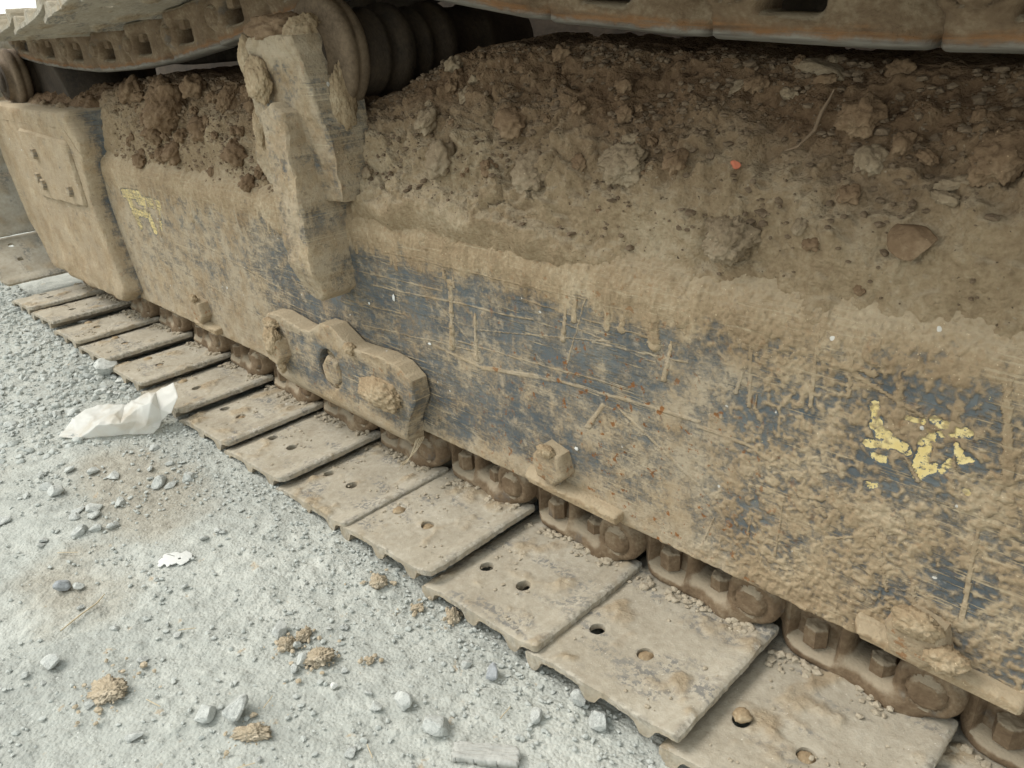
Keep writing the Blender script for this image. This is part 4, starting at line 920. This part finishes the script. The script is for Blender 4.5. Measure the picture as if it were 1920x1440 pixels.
# crumbs of mud on the track shoes
N = 2400; k = rng.integers(2, 14, N); u = rng.uniform(-.18, -.01, N); v_ = rng.uniform(.01, .19, N)
keep = fbm((u + k * .19) * 14, v_ * 14, 3, 131) > .10; k, u, v_ = k[keep], u[keep], v_[keep]; N = len(k)
M_SCRAP = mat_plain('dry_mud_crumb', (.30, .25, .18), (.46, .41, .32), 240, .0005)
sx = np.array([SHOE_X[i][0] for i in k]); sz = np.array([SHOE_X[i][1] for i in k])
scatter('mud_crumbs', 'crumbs of dry mud lying on the track shoes', np.stack([sx + u, v_, sz + shoe_top(u) + .001], 1), .0006 + .0026 * rng.power(.4, N), M_SCRAP, 1, 5)

N = 2600; k = rng.integers(1, 15, N); u = rng.uniform(-.19, -.02, N)
sx = np.array([SHOE_X[i][0] for i in k]); sz = np.array([SHOE_X[i][1] for i in k]); q = np.abs(rng.normal(0, .011, N)); cs = .0009 + .0052 * rng.power(.35, N)
keep = fbm((u + k * .19) * 12, q * 0 + 5, 3, 132) > -.12
scatter('mud_crumbs', 'crumbled mud gathered along the foot of the track links', np.stack([sx + u, .190 - q, sz + shoe_top(u) + cs * .4], 1)[keep], cs[keep], M_SCRAP, 1, 9)

# ---------------------------------------------------------------- loose stones on the ground
M_GRAIN = mat_plain('gravel_grain', (.33, .35, .33), (.53, .55, .52), 130, .0008)
def outside(X, Y): return Y < -.004
N = 36000
x = np.concatenate([rng.uniform(-.9, .75, N), rng.uniform(-2.2, -.5, N // 3)]); y = rng.uniform(-.6, .03, len(x))
dens = .55 * (fbm(x * 7, y * 7, 4, 121) + .25) + .5 * np.exp(-((y + .02) / .05) ** 2) + .25 * np.exp(-((x - .12) / .08) ** 2 - ((y + .19) / .05) ** 2)
keep = rng.uniform(0, .55, len(x)) < dens; x, y = x[keep], y[keep]
sz_ = .0007 + .0034 * rng.power(.18, len(x)); z = ground_z(x, y) + .0024 + sz_ * .12
scatter('gravel', 'fine grey gravel scattered over the ground', np.stack([x, y, z], 1), sz_, M_GRAIN, 1, 6)
N = 5200
x = rng.uniform(-2.3, -.55, N); y = -.55 + .62 * rng.beta(1.5, 1.0, N)
keep = (x < -.62 + .12 * fbm(x * 6, y * 6, 2, 122) - .35 * sst(-.25, -.45, y)); x, y = x[keep], y[keep]
sz_ = .0025 + .0072 * rng.power(.4, len(x))
scatter('gravel', 'loose grey crushed stone beside the far track shoes', np.stack([x, y, ground_z(x, y) + sz_ * .3], 1), sz_, M_GRAIN, 2, 7)

stone_meshes = [rmesh(700 + i, 3, 16) for i in range(14)]
def stone(name, label, cat, x, y, a, b, h, mat, src=None, group=None, rz=None, lift=.55):
    m = src or random.choice(stone_meshes)
    baked = mat in (M_OCHRE, M_WOOD)
    if baked: m = m.copy(); m.transform(Matrix.Diagonal((a, b, h, 1)))
    o = bpy.data.objects.new(name, m); col.objects.link(o)
    if not len(m.materials): m.materials.append(None)
    o.material_slots[0].link = 'OBJECT'; o.material_slots[0].material = mat
    o.location = (x, y, float(ground_z(x, y)) + .003 + h * lift); o.scale = (1, 1, 1) if baked else (a, b, h)
    o.rotation_euler = (random.uniform(-.2, .2), random.uniform(-.2, .2), random.uniform(0, 6.28) if rz is None else rz)
    o['label'] = label; o['category'] = cat
    if group: o['group'] = group
    return o
cm = [mesh('clod', *lump(800 + i, 5, .55, .34)) for i in range(5)]
VA = math.atan2(.7046, .7075)          # a stone's long side seen square-on from the picture's side
G = [
 (0, 'clay_clod', 'crumbled mound of ochre clay lying alone on the ground at lower left', 'clod', M_OCHRE, .45, 'l'),
 (1, 'clay_clod', 'long ochre clay clod below the two pale stones at bottom', 'clod', M_OCHRE, .8, 'l'),
 (2, 'clay_clod', 'largest ochre clay clod in the small group of clods and grey stones', 'clod', M_OCHRE, .6, 'l'),
 (3, 'clay_clod', 'left ochre clay clod in the small group, beside a grey stone', 'clod', M_OCHRE, .7, 'l'),
 (4, 'clay_clod', 'upper small ochre clay clod in the small group', 'clod', M_OCHRE, .8, 'l'),
 (5, 'clay_clod', 'ragged tan clod on the ground left of the track shoe with two open holes', 'clod', M_OCHRE, .6, 'l'),
 (6, 'clay_clod', 'pointed tan clod close under the edge of the track shoe with two open holes', 'clod', M_OCHRE, 1., 'l'),
 (7, 'clay_clod', 'small crumbling ochre clod between the ragged and the pointed clod', 'clod', M_OCHRE, .6, 'l'),
 (8, 'clay_clod', 'tiny ochre crumb right of the small group of clods', 'clod', M_OCHRE, .6, 'l'),
 (9, 'stone', 'left one of two pale grey stones above the long ochre clod', 'stone', M_GREY, .8, 'r'),
 (10, 'stone', 'right one of two pale grey stones above the long ochre clod', 'stone', M_GREY, .9, 'r'),
 (11, 'stone', 'flat pale oval stone at the bottom left of the long ochre clod', 'stone', M_GREY, .5, 'r'),
 (12, 'stone', 'angular pale grey stone near the bottom above the flat slab', 'stone', M_GREY, .9, 'r'),
 (13, 'stone', 'knobbly grey stone up left of the angular pale stone', 'stone', M_GREY, .9, 'r'),
 (14, 'stone', 'small grey stone left of the knobbly grey stone', 'stone', M_GREY, .7, 'r'),
 (15, 'stone', 'dark grey stone lying above the straw at left', 'stone', M_BLUE, .9, 'r'),
 (16, 'stone', 'small grey stone touching the dark stone above the straw', 'stone', M_GREY, .6, 'r'),
 (17, 'stone', 'half-buried grey stone at the left edge above the clay mound', 'stone', M_GREY, .6, 'r'),
 (18, 'stone', 'grey stone at the top of the small group of clods', 'stone', M_GREY, .7, 'r'),
 (19, 'stone', 'small grey stone between the ochre clods of the group', 'stone', M_GREY, .9, 'r'),
 (20, 'stone', 'pale bluish stone on the ground left of the white bag’s lower side', 'stone', M_GREY, .7, 'r'),
 (21, 'stone', 'upright slaty stone on the brown ground below the bag', 'stone', M_GREY, .8, 'r'),
 (22, 'stone', 'narrow pale stone near the bottom right of the ground', 'stone', M_GREY, .8, 'r'),
 (23, 'stone', 'grey stone close to the edge of the nearest track shoes', 'stone', M_GREY, .8, 'r'),
 (24, 'stone', 'round bluish pebble between the small group and the track', 'stone', M_BLUE, .9, 'r'),
 (25, 'stone', 'tiny bright white pebble below the small group of clods', 'stone', M_WHITE, .9, 'r'),
 (27, 'stone', 'small round grey stone under the largest ochre clod', 'stone', M_GREY, .9, 'r'),
 (28, 'stone', 'tan stone fragment half under the edge of a track shoe', 'stone', M_OCHRE, .8, 'r'),
 (29, 'stone', 'tiny grey stone at the lower left of the largest ochre clod', 'stone', M_GREY, .9, 'r'),
 (30, 'stone', 'big bright stone among the loose gravel next to the far track shoes', 'stone', M_GREY, .8, 'r'),
 (31, 'stone', 'grey stone tucked under the curled toe of a near track shoe', 'stone', M_GREY, .9, 'r'),
]
for i, nm, lb, ct, mt, hh, kd in G:
    x, y, a, b = GR[i]
    src = cm[i % 5] if kd == 'l' else stone_meshes[i % 14]
    stone(nm, lb.replace('’', "'"), ct, x, y, a, b * 1.25, min(a, b) * hh * 1.1, mt, src, None, VA + random.uniform(-.25, .25), .6 if kd == 'r' else .3)
# the layered slab at the bottom edge
us = np.linspace(-1, 1, 60); vs = np.linspace(-1, 1, 30)
P, F, n = plate(us, vs, lambda U, V: box(U, V, -.95, .95, -.8, .8, .15) + .12 * pn(U * 4, V * 4, 5) + .05 * pn(U * 13, V * 13, 6),
                lambda u, v, e: .6 + rim(np.minimum(e, .2), .2) + .22 * pn(u * 1.5, v * 9, 7) + .08 * pn(u * 4, v * 22, 8), lambda u, v, e: -.6 + 0 * u)
o = stone('slab', 'flat layered grey slab of weathered wood at the bottom edge of the ground', 'slab', .424, -.121, .036, .0125, .0085, M_WOOD, mesh('slab', P, F), None, VA - .1, .5)
o.rotation_euler = (0, 0, VA - .15)

MARKS = [('the clay mound at lower left', .03, -.359), ('the long ochre clod', .217, -.274), ('the small group of clods', .14, -.167), ('the ragged tan clod', .113, -.03), ('the white shell', -.153, -.2),
         ('the straw', -.14, -.33), ('the flat slab', .42, -.118), ('the round bluish pebble', .348, -.041), ('the angular stone above the slab', .35, -.137), ('the half-buried stone at left', -.07, -.39),
         ('the white bag', -.63, -.09), ('the brown patch below the bag', -.4, -.16), ('the upright slaty stone', -.385, -.125), ('the pale bluish stone', -.49, -.256),
         ('the sixth shoe from the far end', -.8, -.02), ('the big bright gravel stone', -.96, -.03), ('the fourth shoe from the far end', -1.1, -.03), ('the muddiest far shoe', -1.4, -.03), ('the far end of the shoes', -1.65, -.03),
         ('the left edge, level with the bag', -.85, -.25), ('the left edge, above the bag', -1.1, -.2), ('the left edge, below the far shoes', -1.4, -.18), ('the far left corner of the gravel', -1.75, -.2)]
def pebble_label(x, y, r, f):
    d = [(math.hypot(x - a, (y - b) * 1.3), n, a, b) for n, a, b in MARKS]; _, n, a, b = min(d)
    size = 'tiny' if r < .005 else 'small' if r < .009 else 'medium' if r < .013 else 'large'
    side = ('nearer' if y < b else 'behind') if abs(y - b) > abs(x - a) else ('left of' if x < a else 'right of')
    return f'{size} {"flat" if f < .5 else "chunky" if f > .62 else "angular"} grey stone ' + ('in front of ' if side == 'nearer' else side + ' ') + n
taken = [(GR[g[0]][0], GR[g[0]][1]) for g in G]
def put(n, xr, yr, sr, label, group, ok=lambda x, y: True):
    k = 0
    while k < n:
        x, y = random.uniform(*xr), random.uniform(*yr)
        if not ok(x, y) or any(abs(x - a) < .02 and abs(y - b) < .02 for a, b in taken): continue
        r = random.uniform(*sr) * random.uniform(.8, 1.15)
        f_ = random.uniform(.4, .7)
        stone('stone', pebble_label(x, y, r, f_), 'stone', x, y, r, r * random.uniform(.6, 1), r * f_, M_GREY, None, group, None, .15); k += 1
put(130, (-1.95, -.66), (-.34, .0), (.006, .0145), 'angular pale grey stone in the loose gravel beside the far track shoes', 'gravel stones by the far shoes', lambda x, y: x < -.7 + .5 * (y + .1) and not (x > -.8 and y > -.2 and x < -.55))
put(30, (-.66, -.3), (-.40, -.06), (.006, .013), 'small slaty stone on the brownish ground below the white bag', 'stones below the bag', lambda x, y: not (x < -.52 and y > -.2))
put(42, (-.25, .62), (-.42, -.015), (.0035, .0075), 'small grey pebble on the dusty ground in the foreground', 'foreground pebbles')

cx, cy, cs = [], [], []
for i, n_, sp in ((0, 90, 1.5), (1, 40, 1.2), (2, 50, 1.4), (3, 25, 1.4), (4, 15, 1.5), (5, 40, 1.5), (6, 20, 1.5), (7, 30, 1.6), (8, 12, 2.2)):
    a_ = rng.uniform(0, 6.28, n_); q = np.abs(rng.normal(0, .75, n_)) * GR[i][2] * sp
    cx.append(GR[i][0] + q * np.cos(a_)); cy.append(GR[i][1] + q * np.sin(a_)); cs.append(.0008 + .0038 * rng.power(.4, n_))
cx, cy, cs = map(np.concatenate, (cx, cy, cs))
scatter('clay_crumbs', 'crumbs of ochre clay lying round the clay clods on the ground', np.stack([cx, cy, ground_z(cx, cy) + .004 + cs * .3], 1), cs, M_OCHRE, 1, 8)

# ---------------------------------------------------------------- litter
v = np.array(BAG, float); fl = BAG_TRIS
for it in range(4):
    ed = {}; nf = []; vl = list(map(tuple, v))
    def mid(a, b):
        k_ = (min(a, b), max(a, b))
        if k_ not in ed: ed[k_] = len(vl); vl.append(tuple((np.array(vl[a]) + np.array(vl[b])) / 2))
        return ed[k_]
    for a, b, c in fl:
        p, q, r = mid(a, b), mid(b, c), mid(c, a); nf += [[a, p, r], [p, b, q], [r, q, c], [p, q, r]]
    v = np.array(vl); fl = nf
    k0 = (.0022, .0010, .0003, .0001)[it]
    v = v + k0 * np.stack([pn3(v * (30 + 25 * it) + 5, 3), pn3(v * (30 + 25 * it) + 9, 4), np.abs(pn3(v * (28 + 30 * it), 5)) * 1.0], 1)
fold = np.clip(1 - np.abs(pn3(v * np.array([16, 30, 20]), 8)) * 5, 0, 1)
v[:, 2] += .0025 * fold
v[:, 2] = np.maximum(v[:, 2], ground_z(v[:, 0], v[:, 1]) + .004)
o = add('plastic_bag', mesh('plastic_bag', v, np.array(fl)), M_BAG, label='crumpled white translucent plastic bag lying beside the track', category='plastic bag')
md = o.modifiers.new('thickness', 'SOLIDIFY'); md.thickness = .0004
# broken shell with a crack and a hole
us = np.linspace(-1.1, 1.1, 70)
def shell(U, V):
    q = box(U, V, -.95, .95, -.55, .55, .3) + .22 * pn(U * 2.6 + 1, V * 2.6, 3) + .08 * pn(U * 7, V * 7, 4)
    q = np.maximum(q, -circ(U, V, .35, -.12, .085))
    return np.maximum(q, -(np.abs(V - .22 - .55 * (U + .25) * -1) - .035 + .5 * np.maximum(0, np.abs(U + .35) - .28)))
P, F, n = plate(us, us, shell, lambda u, v, e: .16 * (1 - (u * .8) ** 2 - v ** 2), lambda u, v, e: .16 * (1 - (u * .8) ** 2 - v ** 2) - .05)
o = stone('shell_fragment', 'thin white cracked shell fragment with a small hole lying flat on the ground', 'shell', -.153, -.198, .024, .024, .024, M_SHELL, mesh('shell_fragment', P, F), None, VA, .0)
o.rotation_euler = (.05, -.03, VA)
# straw
pts = [(-.124, -.364), (-.130, -.350), (-.137, -.334), (-.144, -.312), (-.150, -.304), (-.156, -.297)]
v, f = tube([(x, y, float(ground_z(x, y)) + .0055) for x, y in pts], [.0009, .0012, .0012, .0012, .001, .0006], 6)
add('straw', mesh('straw', v, f), M_STRAW, label='bent dry straw lying on the ground below the dark grey stone', category='straw')
for (x0, y0, ang, ln) in ((.09, -.33, .3, .022), (.19, -.24, 2.2, .02), (.0, -.25, 1.0, .02), (.33, -.2, -.4, .018), (.40, -.07, 1.9, .02), (-.3, -.3, .8, .03), (.25, -.30, 1.2, .02)):
    pts = [(x0 + ln * t * math.cos(ang) + .0015 * math.sin(t * 3), y0 + ln * t * math.sin(ang)) for t in np.linspace(-.5, .5, 5)]
    v, f = tube([(x, y, float(ground_z(x, y)) + .0055) for x, y in pts], .0006, 5)
    add('straw', mesh('straw', v, f), M_STRAW, label='short splinter of dry straw on the dusty foreground', category='straw', group='straw splinters')
# dry grass caught at the end of the guard
for k in range(5):
    a = random.uniform(-.3, .3); v, f = tube([(-.004 + .004 * k * t + .006 * t, .160 - .05 * t - .004 * k, .072 - .05 * t + .03 * t * t + a * .01) for t in np.linspace(0, 1.1, 7)], .0005, 5)
    add('grass_blade', mesh('grass_blade', v, f), M_STRAW, label='dry grass blade caught under the end of the roller guard', category='grass', group='grass caught at the guard')
